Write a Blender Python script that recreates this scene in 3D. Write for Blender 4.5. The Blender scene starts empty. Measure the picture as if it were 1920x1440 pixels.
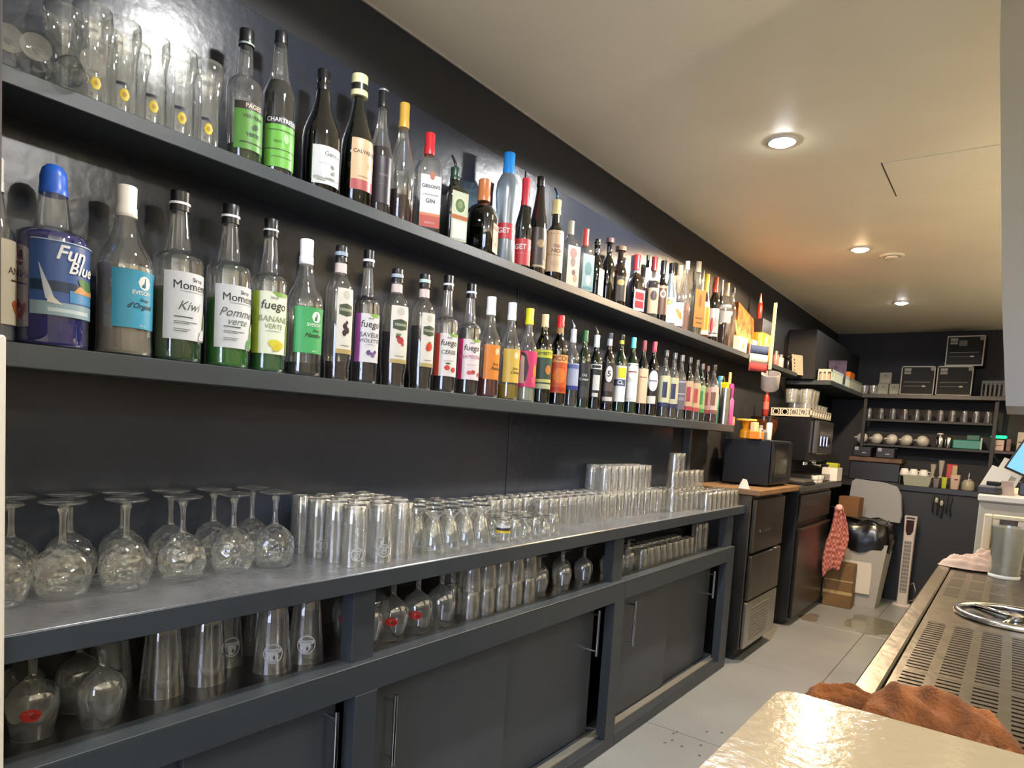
import bpy, bmesh, math, random
import numpy as np
from mathutils import Matrix, Vector
R = random.Random(7)
sc = bpy.context.scene
COL = sc.collection
PI = math.pi
# ------------------------------------------------------------ camera
FPX, PX, PY = 1254.78, 960.0, 893.65
CAM = np.array([1.47, 0.0, 1.22])
ROT = np.array([[0.79726737, 0.60025827, 0.06367688],
                [0.09642279, -0.02250827, -0.99508594],
                [-0.59587531, 0.79948945, -0.07582369]])
cd = bpy.data.cameras.new('camera'); cam = bpy.data.objects.new('camera', cd); COL.objects.link(cam)
m = Matrix(((ROT[0][0], -ROT[1][0], -ROT[2][0], CAM[0]),
            (ROT[0][1], -ROT[1][1], -ROT[2][1], CAM[1]),
            (ROT[0][2], -ROT[1][2], -ROT[2][2], CAM[2]), (0, 0, 0, 1)))
cam.matrix_world = m
cd.sensor_fit = 'HORIZONTAL'; cd.sensor_width = 36.0; cd.lens = 36.0 * FPX / 1920.0
cd.shift_x = 0.0; cd.shift_y = (PY - 720.0) / 1920.0
cd.clip_start = 0.02; cd.clip_end = 60
sc.camera = cam
# ------------------------------------------------------------ colour management, world, light
vs = sc.view_settings
vs.view_transform = 'Standard'; vs.look = 'None'; vs.gamma = 1.0; vs.use_curve_mapping = False
vs.exposure = 0.85
sc.cycles.max_bounces = 8; sc.cycles.diffuse_bounces = 4; sc.cycles.glossy_bounces = 4
sc.cycles.transmission_bounces = 6; sc.cycles.transparent_max_bounces = 64
sc.cycles.sample_clamp_indirect = 6.0
w = bpy.data.worlds.new('world'); sc.world = w; w.use_nodes = True
w.node_tree.nodes['Background'].inputs[0].default_value = (0.5, 0.6, 0.75, 1)
w.node_tree.nodes['Background'].inputs[1].default_value = 0.15
H = 2.30
UPK, DWK = 1.25, 0.85
WARM, COOL, NEUT = (1.0, 0.70, 0.40), (0.98, 0.97, 0.96), (1.0, 0.93, 0.84)
DOWN = [(0.69, -0.58, COOL, 30), (0.69, 0.98, COOL, 22), (0.694, 2.537, COOL, 80), (0.69, 4.086, WARM, 125), (0.70, 5.663, NEUT, 10),
        (3.6, -1.2, NEUT, 12), (2.0, 1.0, COOL, 26), (3.6, 3.6, WARM, 20)]  # unseen guest-side lamps added for light; middle one set by cap shadows
for i, (x, y, c, e) in enumerate(DOWN):
    ld = bpy.data.lights.new('downlight_lamp', 'SPOT'); ld.energy = e * DWK; ld.color = c
    ld.spot_size = math.radians(166); ld.spot_blend = 0.12; ld.shadow_soft_size = 0.035
    lo = bpy.data.objects.new('downlight_lamp', ld); COL.objects.link(lo); lo.location = (x, y, H - 0.03)
    lo['kind'] = 'helper'
UPS = [(1.55, -2.4, 1.35, (.97, .98, 1), 120), (2.9, -1.5, 1.35, (1, .97, .95), 120), (3.3, 0.9, 1.2, (1, .92, .80), 120), (3.1, 3.2, 1.2, (1, .86, .66), 100), (2.9, 5.2, 1.35, (1, .84, .66), 60)]  # unseen uplighters added to bounce light off the ceiling
for x, y, z, c, e in UPS:
    ld = bpy.data.lights.new('added_uplighter_lamp', 'SPOT'); ld.energy = e * UPK; ld.color = c
    ld.spot_size = math.radians(165); ld.spot_blend = 0.8; ld.shadow_soft_size = 0.10
    lo = bpy.data.objects.new('added_uplighter_lamp', ld); COL.objects.link(lo); lo.location = (x, y, z + .0); lo.rotation_euler = (math.pi, 0, 0); lo['kind'] = 'helper'
# ------------------------------------------------------------ pixel <-> world helpers (used to measure real positions)
def ray(x, y):
    return ROT.T @ np.array([(x - PX) / FPX, (y - PY) / FPX, 1.0])
def AZ(x, y, z):
    r = ray(x, y); t = (z - CAM[2]) / r[2]; return CAM + t * r
def AX(x, y, X):
    r = ray(x, y); t = (X - CAM[0]) / r[0]; return CAM + t * r
def AY(x, y, Y):
    r = ray(x, y); t = (Y - CAM[1]) / r[1]; return CAM + t * r
def proj(P):
    c = ROT @ (np.array(P, float) - CAM); return (FPX * c[0] / c[2] + PX, FPX * c[1] / c[2] + PY, c[2])
def solve_y(px, x0, z0):
    lo, hi = -1.0, 12.0
    for _ in range(50):
        q = (lo + hi) / 2; v = proj((x0, q, z0)); v = v[0] if v[2] > 0 else -1e9
        if v < px: lo = q
        else: hi = q
    return lo
def solve_z(py, x0, y0):
    lo, hi = -2.0, 5.0
    for _ in range(50):
        q = (lo + hi) / 2
        if proj((x0, y0, q))[1] > py: lo = q
        else: hi = q
    return lo
# ------------------------------------------------------------ materials
MATS = {}
def lin(c):
    if isinstance(c, str):
        c = c.lstrip('#'); c = [int(c[i:i + 2], 16) / 255 for i in (0, 2, 4)]
    return tuple((v / 12.92 if v <= 0.04045 else ((v + 0.055) / 1.055) ** 2.4) for v in c)
def mat(name, c, rough=0.5, metal=0.0, noise=0.0, nscale=20, bump=0.0, bscale=200, emit=0, coat=0.0, c2=None, spec=0.5):
    k = (name, str(c), rough, metal, noise, bump, emit, str(c2))
    if k in MATS: return MATS[k]
    mt = bpy.data.materials.new(name); mt.use_nodes = True; nt = mt.node_tree; b = nt.nodes['Principled BSDF']
    col = lin(c)
    b.inputs['Base Color'].default_value = (*col, 1); b.inputs['Roughness'].default_value = rough
    b.inputs['Metallic'].default_value = metal; b.inputs['Coat Weight'].default_value = coat
    b.inputs['Specular IOR Level'].default_value = spec
    if emit:
        b.inputs['Emission Color'].default_value = (*col, 1); b.inputs['Emission Strength'].default_value = emit
    if noise or bump:
        tc = nt.nodes.new('ShaderNodeTexCoord')
        if noise:
            n = nt.nodes.new('ShaderNodeTexNoise'); n.inputs['Scale'].default_value = nscale; n.inputs['Detail'].default_value = 5
            nt.links.new(tc.outputs['Object'], n.inputs['Vector'])
            mx = nt.nodes.new('ShaderNodeMix'); mx.data_type = 'RGBA'
            a = lin(c2) if c2 else tuple(v * (1 - noise) for v in col)
            mx.inputs[6].default_value = (*col, 1); mx.inputs[7].default_value = (*a, 1)
            rp = nt.nodes.new('ShaderNodeMapRange'); rp.inputs[1].default_value = 0.35; rp.inputs[2].default_value = 0.65
            nt.links.new(n.outputs['Fac'], rp.inputs[0]); nt.links.new(rp.outputs[0], mx.inputs[0]); nt.links.new(mx.outputs[2], b.inputs['Base Color'])
        if bump:
            n2 = nt.nodes.new('ShaderNodeTexNoise'); n2.inputs['Scale'].default_value = bscale; n2.inputs['Detail'].default_value = 3
            nt.links.new(tc.outputs['Object'], n2.inputs['Vector'])
            bp = nt.nodes.new('ShaderNodeBump'); bp.inputs['Strength'].default_value = bump; bp.inputs['Distance'].default_value = 0.004
            nt.links.new(n2.outputs['Fac'], bp.inputs['Height']); nt.links.new(bp.outputs['Normal'], b.inputs['Normal'])
    MATS[k] = mt; return mt
def glass(name, tint=(0.95, 0.96, 0.95), haze=0.02, f0=0.10, f1=0.92, pw=1.8, streak=0, bump=0, rough=0.03, hazecol=(0.9, 0.92, 0.9)):
    """thin wall of glass: clear straight through, mirror-like towards its edges"""
    k = ('glass', name)
    if k in MATS: return MATS[k]
    mt = bpy.data.materials.new(name); mt.use_nodes = True; nt = mt.node_tree; nt.nodes.clear()
    out = nt.nodes.new('ShaderNodeOutputMaterial')
    tr = nt.nodes.new('ShaderNodeBsdfTransparent'); tr.inputs[0].default_value = (*tint, 1)
    gl = nt.nodes.new('ShaderNodeBsdfGlossy'); gl.inputs['Roughness'].default_value = rough; gl.inputs[0].default_value = (1, 1, 1, 1)
    df = nt.nodes.new('ShaderNodeBsdfDiffuse'); df.inputs[0].default_value = (*hazecol, 1)
    lw = nt.nodes.new('ShaderNodeLayerWeight'); lw.inputs['Blend'].default_value = 0.5
    p = nt.nodes.new('ShaderNodeMath'); p.operation = 'POWER'; p.inputs[1].default_value = pw
    mr = nt.nodes.new('ShaderNodeMapRange'); mr.inputs[3].default_value = f0; mr.inputs[4].default_value = f1
    nt.links.new(lw.outputs['Facing'], p.inputs[0]); nt.links.new(p.outputs[0], mr.inputs[0])
    m1 = nt.nodes.new('ShaderNodeMixShader'); m1.inputs[0].default_value = haze
    m2 = nt.nodes.new('ShaderNodeMixShader')
    nt.links.new(tr.outputs[0], m1.inputs[1]); nt.links.new(df.outputs[0], m1.inputs[2])
    nt.links.new(mr.outputs[0], m2.inputs[0]); nt.links.new(m1.outputs[0], m2.inputs[1]); nt.links.new(gl.outputs[0], m2.inputs[2])
    if bump:
        tc = nt.nodes.new('ShaderNodeTexCoord'); v = nt.nodes.new('ShaderNodeTexVoronoi'); v.inputs['Scale'].default_value = 70
        nt.links.new(tc.outputs['Object'], v.inputs['Vector'])
        bp = nt.nodes.new('ShaderNodeBump'); bp.inputs['Strength'].default_value = bump; bp.inputs['Distance'].default_value = 0.004
        nt.links.new(v.outputs['Distance'], bp.inputs['Height'])
        nt.links.new(bp.outputs[0], gl.inputs['Normal']); nt.links.new(bp.outputs[0], lw.inputs['Normal'])
    last = m2.outputs[0]
    if streak:   # fine drawn ripples round the wall stretch highlights upwards
        g2 = nt.nodes.new('ShaderNodeBsdfAnisotropic'); g2.inputs['Roughness'].default_value = .30; g2.inputs['Anisotropy'].default_value = STA; g2.inputs[0].default_value = (1, 1, 1, 1)
        g2.inputs['Rotation'].default_value = STR
        tg = nt.nodes.new('ShaderNodeTangent'); tg.direction_type = 'RADIAL'; tg.axis = 'Z'; nt.links.new(tg.outputs[0], g2.inputs['Tangent'])
        m3 = nt.nodes.new('ShaderNodeMixShader'); m3.inputs[0].default_value = streak; nt.links.new(last, m3.inputs[1]); nt.links.new(g2.outputs[0], m3.inputs[2]); last = m3.outputs[0]
    nt.links.new(last, out.inputs[0]); MATS[k] = mt; return mt
STA, STR = .99, 0.0
CLEAR = glass('clear_glass')
TUMB = glass('drawn_tumbler_glass', streak=.16, haze=.02)
CRYSTAL = glass('cut_crystal_glass', haze=0.02, f0=0.08, f1=0.95, pw=1.7, bump=0.8, rough=0.01)
DUSTY = glass('grey_clear_glass', tint=(0.9, 0.91, 0.9), haze=0.05)
TINTS = {'clear': CLEAR, 'green': glass('green_glass', tint=(0.10, 0.32, 0.10), haze=0.02, hazecol=(.1, .3, .1)),
         'dgreen': glass('dark_green_glass', tint=(0.02, 0.08, 0.03), haze=0.02, hazecol=(.02, .08, .03)),
         'brown': glass('brown_glass', tint=(0.12, 0.05, 0.02), haze=0.02, hazecol=(.1, .05, .02)),
         'black': glass('black_glass', tint=(0.01, 0.01, 0.01), haze=0.02, hazecol=(.01, .01, .01)),
         'amber': glass('amber_glass', tint=(0.55, 0.35, 0.10), haze=0.02),
         'frost': glass('frosted_glass', tint=(0.30, 0.37, 0.42), haze=0.5, hazecol=(.20, .26, .30), rough=0.3),
         'blue': glass('blue_glass', tint=(0.10, 0.14, 0.5), haze=0.02),
         'red': glass('red_glass', tint=(0.5, 0.05, 0.04), haze=0.05, hazecol=(.6, .03, .02))}
PAINT = mat('charcoal_wall_paint', '#18191c', 0.65, noise=0.12, nscale=6, bump=0.15, bscale=60)
PANELP = mat('semi_gloss_charcoal_panel', '#242a35', 0.27, noise=0.10, nscale=4, bump=0.2, bscale=35, spec=0.5)
SHELFP = mat('slate_grey_shelf_paint', '#393f43', 0.36, noise=0.08, nscale=12, bump=0.08, bscale=90)
CABP = mat('slate_grey_cabinet_paint', '#30363c', 0.40, noise=0.08, nscale=10, bump=0.05, bscale=120)
DOORP = mat('dark_slate_door_paint', '#3c4148', 0.46, noise=0.08, nscale=8)
TOPP = mat('worn_lit_worktop_paint', '#636568', 0.26, noise=0.3, nscale=9, bump=0.12, bscale=70)
INSIDE = mat('black_shelf_lining', '#1c1b1d', 0.25)
STEEL = mat('brushed_steel', '#b9b6ae', 0.28, 1.0, noise=0.15, nscale=40, bump=0.05, bscale=150)
CHROME = mat('polished_steel', '#d8d8d8', 0.15, 1.0)
DSTEEL = mat('dark_steel', '#77726a', 0.3, 1.0, noise=0.2, nscale=6)
BLACK = mat('black_plastic', '#121214', 0.35)
MATBLACK = mat('matt_black', '#1b1c1e', 0.6)
WHITE = mat('white_plastic', '#d9d6d0', 0.45)
# ------------------------------------------------------------ mesh builder
class MB:
    def __init__(s): s.v = []; s.f = []
    def add(s, v, f):
        o = len(s.v); s.v += [tuple(p) for p in v]; s.f += [tuple(i + o for i in q) for q in f]; return s
    def box(s, x0, x1, y0, y1, z0, z1):
        v = [(x, y, z) for x in (x0, x1) for y in (y0, y1) for z in (z0, z1)]
        return s.add(v, [(0, 1, 3, 2), (4, 6, 7, 5), (0, 4, 5, 1), (2, 3, 7, 6), (0, 2, 6, 4), (1, 5, 7, 3)])
    def bbox(s, x0, x1, y0, y1, z0, z1, b=0.004):
        """box with chamfered edges"""
        b = min(b, (x1 - x0) / 2.01, (y1 - y0) / 2.01, (z1 - z0) / 2.01)
        v = []; idx = {}
        for i, x in enumerate((x0, x1)):
            for j, y in enumerate((y0, y1)):
                for k, z in enumerate((z0, z1)):
                    sx, sy, sz = (1 if i == 0 else -1), (1 if j == 0 else -1), (1 if k == 0 else -1)
                    idx[i, j, k, 'x'] = len(v); v.append((x, y + sy * b, z + sz * b))
                    idx[i, j, k, 'y'] = len(v); v.append((x + sx * b, y, z + sz * b))
                    idx[i, j, k, 'z'] = len(v); v.append((x + sx * b, y + sy * b, z))
        f = []
        for i in (0, 1):
            f.append([idx[i, j, k, 'x'] for j, k in ((0, 0), (0, 1), (1, 1), (1, 0))])
            f.append([idx[j, i, k, 'y'] for j, k in ((0, 0), (0, 1), (1, 1), (1, 0))])
            f.append([idx[j, k, i, 'z'] for j, k in ((0, 0), (0, 1), (1, 1), (1, 0))])
        for i in (0, 1):
            for j in (0, 1):
                f.append([idx[i, j, 0, 'x'], idx[i, j, 1, 'x'], idx[i, j, 1, 'y'], idx[i, j, 0, 'y']])
                f.append([idx[i, 0, j, 'x'], idx[i, 1, j, 'x'], idx[i, 1, j, 'z'], idx[i, 0, j, 'z']])
                f.append([idx[0, i, j, 'y'], idx[1, i, j, 'y'], idx[1, i, j, 'z'], idx[0, i, j, 'z']])
                for k in (0, 1): f.append([idx[i, j, k, a] for a in 'xyz'])
        return s.add(v, f)
    def lathe(s, prof, n=24, cx=0, cy=0, z0=0, sq=0, a0=None, a1=None, off=0, ax=1, ay=1):
        """prof: (r, z) list; sq>0 squares the section"""
        full = a0 is None; m_ = n if full else n + 1
        v = []
        for r, z in prof:
            for i in range(m_):
                t = 2 * PI * i / n if full else a0 + (a1 - a0) * i / n
                k = 1.0
                if sq:
                    c_, s_ = abs(math.cos(t)), abs(math.sin(t)); k = (c_ ** sq + s_ ** sq) ** (-1 / sq)
                v.append((cx + (r * k + off) * math.cos(t) * ax, cy + (r * k + off) * math.sin(t) * ay, z0 + z))
        f = []
        for j in range(len(prof) - 1):
            for i in range(n if full else n):
                a = j * m_ + i; b = j * m_ + (i + 1) % m_ if full else j * m_ + i + 1
                f.append((a, b, b + m_, a + m_))
        if full:
            if prof[0][0] > 1e-6: f.append(tuple(range(n))[::-1]) if getattr(s, 'cap0', False) else None
            if f and f[-1] is None: f.pop()
        return s.add(v, f)
    def solid(s, prof, n=24, **k):
        """closed lathe"""
        return s.lathe([(1e-5, prof[0][1])] + list(prof) + [(1e-5, prof[-1][1])], n, **k)
    def tube(s, pts, r, n=8, close=False):
        pts = [Vector(p) for p in pts]; v = []; m_ = len(pts); up = Vector((0, 0, 1))
        for i, p in enumerate(pts):
            a = pts[(i - 1) % m_] if (close or i > 0) else p; b = pts[(i + 1) % m_] if (close or i < m_ - 1) else p
            d = (b - a).normalized(); u = up if abs(d.dot(up)) < 0.9 else Vector((1, 0, 0))
            e1 = d.cross(u).normalized(); e2 = d.cross(e1)
            rr = r[i] if isinstance(r, (list, tuple)) else r
            for k in range(n):
                t = 2 * PI * k / n; v.append(p + e1 * math.cos(t) * rr + e2 * math.sin(t) * rr)
        f = []
        for i in range(m_ if close else m_ - 1):
            for k in range(n):
                a = i * n + k; b = i * n + (k + 1) % n; c = ((i + 1) % m_) * n + (k + 1) % n; d = ((i + 1) % m_) * n + k
                f.append((a, b, c, d))
        if not close: f += [tuple(range(n))[::-1], tuple(range((m_ - 1) * n, m_ * n))]
        return s.add(v, f)
    def prism(s, pts, z0, z1):
        n = len(pts)
        v = [(x, y, z0) for x, y in pts] + [(x, y, z1) for x, y in pts]
        return s.add(v, [tuple(range(n))[::-1], tuple(range(n, 2 * n))] + [(i, (i + 1) % n, n + (i + 1) % n, n + i) for i in range(n)])
    def mesh(s, name, mt, smooth=False, angle=None):
        me = bpy.data.meshes.new(name); me.from_pydata(s.v, [], s.f); me.update()
        if smooth:
            me.shade_smooth()
            if angle: me.set_sharp_from_angle(angle=math.radians(angle))
        me.materials.append(mt); return me
    def obj(s, name, mt, parent=None, smooth=False, angle=None, loc=None):
        return put(name, s.mesh(name, mt, smooth, angle), parent, loc)
def put(name, me, parent=None, loc=None, rot=None):
    o = bpy.data.objects.new(name, me); COL.objects.link(o)
    if parent: o.parent = parent
    if loc is not None: o.location = loc
    if rot is not None: o.rotation_euler = rot
    return o
def tag(o, label, cat=None, group=None, kind=None):
    if label: o['label'] = label
    if cat: o['category'] = cat
    if group: o['group'] = group
    if kind: o['kind'] = kind
    return o
def thing(name, label, cat, loc=(0, 0, 0), rz=0, group=None, rot=None):
    o = bpy.data.objects.new(name, None); COL.objects.link(o); o.empty_display_size = 0.05
    o.location = loc; o.rotation_euler = rot if rot else (0, 0, rz); return tag(o, label, cat, group)
def copy_tree(o, parent=None):
    c = o.copy(); COL.objects.link(c); c.parent = parent
    for ch in list(o.children): copy_tree(ch, c)
    return c
def struct(name, mb, mt, parent=None, smooth=False):
    o = mb.obj(name, mt, parent, smooth)
    if not parent: o['kind'] = 'structure'
    return o
B = lambda *a: MB().box(*a)
BB = lambda *a, **k: MB().bbox(*a, **k)
TXT = {}
def text_polys(s, size, shear=0.0, bold=0.0):
    k = (s, size, shear, bold)
    if k in TXT: return TXT[k]
    cu = bpy.data.curves.new('lettering', 'FONT'); cu.body = s; cu.size = 1.0; cu.align_x = 'CENTER'; cu.align_y = 'CENTER'
    cu.shear = shear;  cu.resolution_u = 3
    o = bpy.data.objects.new('lettering', cu); COL.objects.link(o)
    me = bpy.data.meshes.new_from_object(o.evaluated_get(bpy.context.evaluated_depsgraph_get()))
    bm = bmesh.new(); bm.from_mesh(me); bmesh.ops.scale(bm, vec=(size,) * 3, verts=bm.verts[:]); bmesh.ops.triangulate(bm, faces=bm.faces[:])
    for _ in range(3):
        es = [e for e in bm.edges if abs(e.verts[0].co.x - e.verts[1].co.x) > .0045]
        if not es: break
        bmesh.ops.subdivide_edges(bm, edges=es, cuts=1); bmesh.ops.triangulate(bm, faces=[f_ for f_ in bm.faces if len(f_.verts) > 3])
    bm.verts.index_update()
    v = [tuple(p.co) for p in bm.verts]; f = [tuple(q.index for q in p.verts) for p in bm.faces]; bm.free()
    if bold:
        b_ = min(bold * .9, size * .022); v0, f0 = v, f; v, f = [], []
        for dx, dy in ((-b_, 0), (b_, 0), (0, b_), (0, -b_)):
            o_ = len(v); v += [(p[0] + dx, p[1] + dy, p[2]) for p in v0]; f += [tuple(i + o_ for i in q) for q in f0]
    bpy.data.objects.remove(o); bpy.data.meshes.remove(me); bpy.data.curves.remove(cu)
    TXT[k] = (v, f); return TXT[k]
def strips(pts, place, d, step=.004):
    us = [p[0] for p in pts]; u0, u1 = min(us), max(us); n = max(2, min(14, int((u1 - u0) / step) + 1)); vv = []; ff = []
    for i in range(n + 1):
        u = u0 + (u1 - u0) * (i / n * .998 + .001); hit = []
        for (a, b), (c, e) in zip(pts, pts[1:] + pts[:1]):
            if (a - u) * (c - u) <= 0 and a != c: hit.append(b + (e - b) * (u - a) / (c - a))
        if not hit: hit = [pts[0][1]] * 2
        vv += [place(u, min(hit), d), place(u, max(hit), d)]
    for i in range(n): ff.append((2 * i, 2 * i + 2, 2 * i + 3, 2 * i + 1))
    return vv, ff
def flat_print(items, place):
    """items: list of (kind, colour, args) in (u, v) metres; place(u, v) -> xyz. Returns {colour: MB}"""
    out = {}
    for lay, it in enumerate(items):
        kind, col = it[0], it[1]; mb = out.setdefault(col, MB())
        d = 0.00015 * (lay + 1)
        if kind == 't':
            _, _, s, size, u, v = it[:6]; sh = it[6] if len(it) > 6 else 0; vv, ff = text_polys(s, size, sh, it[7] if len(it) > 7 else 0)
            mb.add([place(x + u, y + v, d) for x, y, z in vv], ff)
        elif kind == 'r':
            _, _, u0, u1, v0, v1 = it; n = max(1, min(24, int((u1 - u0) / .003)))
            vv = []; ff = []
            for i in range(n + 1):
                u = u0 + (u1 - u0) * i / n; vv += [place(u, v0, d), place(u, v1, d)]
            for i in range(n): ff.append((2 * i, 2 * i + 2, 2 * i + 3, 2 * i + 1))
            mb.add(vv, ff)
        elif kind == 'd':
            _, _, u, v, a, b = it[:6]; n = 18; rot = it[6] if len(it) > 6 else 0; pp = []
            for i in range(n):
                t = 2 * PI * i / n; x = a * math.cos(t); y = b * math.sin(t)
                pp.append((u + x * math.cos(rot) - y * math.sin(rot), v + x * math.sin(rot) + y * math.cos(rot)))
            mb.add(*strips(pp, place, d))
        elif kind == 'p':
            _, _, pp = it; mb.add(*strips(list(pp), place, d))
        elif kind == 'ring':
            _, _, u, v, a, wd = it; n = 24; vv = []; ff = []
            for i in range(n):
                t = 2 * PI * i / n
                vv += [place(u + a * math.cos(t), v + a * math.sin(t), d), place(u + (a - wd) * math.cos(t), v + (a - wd) * math.sin(t), d)]
            for i in range(n):
                j = (i + 1) % n; ff.append((2 * i, 2 * j, 2 * j + 1, 2 * i + 1))
            mb.add(vv, ff)
    return out
def paper(c):
    c = c.lstrip('#'); c = '#' + ''.join('%02x' % int(int(c[i:i + 2], 16) * .86) for i in (0, 2, 4))
    return mat('printed_paper', c, 0.42)
ORD = ['first', 'second', 'third', 'fourth', 'fifth', 'sixth', 'seventh', 'eighth', 'ninth', 'tenth', 'eleventh', 'twelfth', 'thirteenth', 'fourteenth', 'fifteenth', 'sixteenth', 'seventeenth', 'eighteenth', 'nineteenth', 'twentieth',
       'twenty-first', 'twenty-second', 'twenty-third', 'twenty-fourth', 'twenty-fifth', 'twenty-sixth', 'twenty-seventh', 'twenty-eighth', 'twenty-ninth', 'thirtieth', 'thirty-first', 'thirty-second']
#%%STRUCT
# ============================================================ the room
YB = 7.1
wl = struct('wall_left', B(-0.12, 0, -3, YB, 0, H), PAINT)
# glossy lining boards behind the shelves, tops at 2.11 m
for (a, b) in ((0.30, 1.92), (1.925, 3.10), (3.105, 3.36)):
    BB(0.0, 0.012, a, b, 0.87, 2.11, b=0.002).obj('panel', PANELP, wl)
struct('wall_back', B(-0.12, 4.6, YB, YB + 0.12, 0, H), mat('near_black_wall_paint', '#17171a', 0.6, noise=0.1, nscale=6))
CEIL = mat('cream_ceiling_paint', '#e8e0c6', 0.5, noise=0.05, nscale=3, bump=0.1, bscale=40)
ce = MB()
ce.box(-0.12, 4.6, -3, YB + 0.12, H, H + 0.1)
ceil = struct('ceiling', ce, CEIL)
hatch = MB(); hatch.bbox(0.963, 1.60, 2.90, 3.29, H - 0.003, H - 0.0005, b=0.001)
hatch.obj('access_panel', CEIL, ceil)
seam = MB(); seam.box(0.958, 0.963, 2.895, 3.295, H - 0.0012, H - 0.0004); seam.box(0.963, 1.60, 3.29, 3.295, H - 0.0012, H - 0.0004)
seam.obj('panel_seam', mat('seam_shadow_gap', '#4a4030', 0.8), ceil)
struct('trim_1', B(0.0, 0.005, -3, YB, H - 0.0035, H), mat('edge_highlight_bead', '#a8a093', 0.6))  # thin pale strip painting the highlight along the ceiling edge
# floor: large grey sheets with fine joints
FLR = mat('pale_grey_floor', '#86898a', 0.33, noise=0.16, nscale=2.2, bump=0.06, bscale=60)
fl = struct('floor', B(-0.12, 4.6, -3, YB + 0.12, -0.1, -0.004), mat('floor_joint', '#5b5b56', 0.7))
xs = [0.0, 0.79, 2.0, 3.3, 4.6]; ysf = [-3, -0.4, 1.1, 2.604, 3.72, 4.88, 6.1, YB]
for i in range(len(xs) - 1):
    for j in range(len(ysf) - 1):
        if i == 0 and j < 3:
            continue
        BB(xs[i] + 0.002, xs[i + 1] - 0.002, ysf[j] + 0.002, ysf[j + 1] - 0.002, -0.004, 0.0, b=0.001).obj('tile', FLR, fl)
for j in range(3):
    BB(0.002, xs[2] - 0.002, ysf[j] + 0.002, ysf[j + 1] - 0.002, -0.004, 0.0, b=0.001).obj('tile', FLR, fl)
WETM = mat('damp_stain', '#6b6b5e', 0.15)
def blob(cx, cy, a, b, seed, z=0.0006):
    r = random.Random(seed); n = 26; ph = [r.uniform(0, 6) for _ in range(4)]
    v = []
    for i in range(n):
        t = 2 * PI * i / n; k = 1 + 0.14 * math.sin(3 * t + ph[0]) + 0.08 * math.sin(5 * t + ph[1]) + 0.05 * math.sin(8 * t + ph[2])
        v.append((cx + a * k * math.cos(t), cy + b * k * math.sin(t), z))
    return MB().add(v, [tuple(range(n))])
blob(0.83, 5.2, 0.22, 0.26, 3).obj('damp_stain', WETM, fl)
blob(0.42, 5.05, 0.06, 0.13, 5).obj('damp_stain', mat('dirty_water_stain', '#6f665c', 0.2), fl)
dots = MB()
for k in range(9):
    q = blob(0.45 + R.random() * 0.25, 2.45 + R.random() * 0.3, 0.006, 0.008, k); dots.add(q.v, q.f)
dots.obj('scuff_marks', mat('scuff_brown', '#4c443b', 0.6), fl)
# far side of the room: warm walls, daylight window behind the bar guest
WARMW = mat('warm_white_wall', '#8f8676', 0.6)
struct('wall_right', B(4.5, 4.6, -3, YB, 0, H), WARMW)
wf = MB(); wf.box(-0.12, 0.9, -3.12, -3, 0, H); wf.box(3.0, 4.6, -3.12, -3, 0, H); wf.box(0.9, 3.0, -3.12, -3, 0, 0.5); wf.box(0.9, 3.0, -3.12, -3, 2.1, H)
struct('wall_front', wf, WARMW)
win = thing('window_1', None, None, (0, 0, 0)); win['kind'] = 'structure'
wfm = MB()
for x in (0.9, 1.58, 2.28, 2.96): wfm.box(x, x + 0.045, -3.1, -3.03, 0.5, 2.1)
wfm.box(0.9, 3.0, -3.1, -3.03, 0.5, 0.55); wfm.box(0.9, 3.0, -3.1, -3.03, 2.05, 2.1)
wfm.obj('window_frame', MATBLACK, win)
B(0.9, 3.0, -3.09, -3.085, 0.5, 2.1).obj('window_pane', mat('daylit_pane', '#c8d6ff', 0.3, emit=6), win)
# hanging bulkhead above the bar, at the right edge of the view
bh = MB()
pts = [(1.349, H), (1.372, 2.0), (1.398, 1.75), (1.424, 1.5), (1.447, 1.318)]
fr = [(x, z) for x, z in pts] + [(2.2, 1.318), (2.2, H)]
n = len(fr); v = [(x, 1.6, z) for x, z in fr] + [(x, 1.9, z) for x, z in fr]
bh.add(v, [tuple(range(n)), tuple(range(n, 2 * n))[::-1]] + [(i, i + n, (i + 1) % n + n, (i + 1) % n) for i in range(n)])
struct('trim_2', bh, mat('grey_green_gloss_paint', '#5a5340', 0.35, noise=0.12, nscale=3))
# boxed duct at the far end of the left wall
struct('trim_3', BB(0.0, 0.205, 5.4, YB, 1.712, 2.085, b=0.004), PAINT)
# white door post at the near end of the back bar
YP = solve_y(7, .34, .6)
struct('trim_4', BB(0.0, 0.34, -1.6, YP, 0.0, 1.30, b=0.003), mat('white_gloss_post', '#cfc8ba', 0.4))
struct('trim_5', BB(0.0, 0.33, -1.6, solve_y(5, .33, 1.6), 1.305, H, b=0.003), mat('dark_brown_post', '#2b2425', 0.5))  # both posts lengthened out of view to block stray lamp light
# downlights, ceiling vent
def downlight(x, y, c, label, e):
    t = thing('downlight', label, 'ceiling light', (x, y, H), group='recessed downlights')
    MB().lathe([(0.040, -0.001), (0.041, -0.006), (0.050, -0.006), (0.054, 0.0)], 28).obj('trim_ring', mat('lamp_trim_white', '#d8d2c6', 0.4), t, True)
    MB().solid([(0.008, -0.016), (0.028, -0.013), (0.040, -0.003)], 24).obj('bulb', mat('lit_bulb_%d' % int(c[2] * 100), tuple(v ** (1 / 2.2) for v in c), 0.3, emit=e), t, True)
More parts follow.
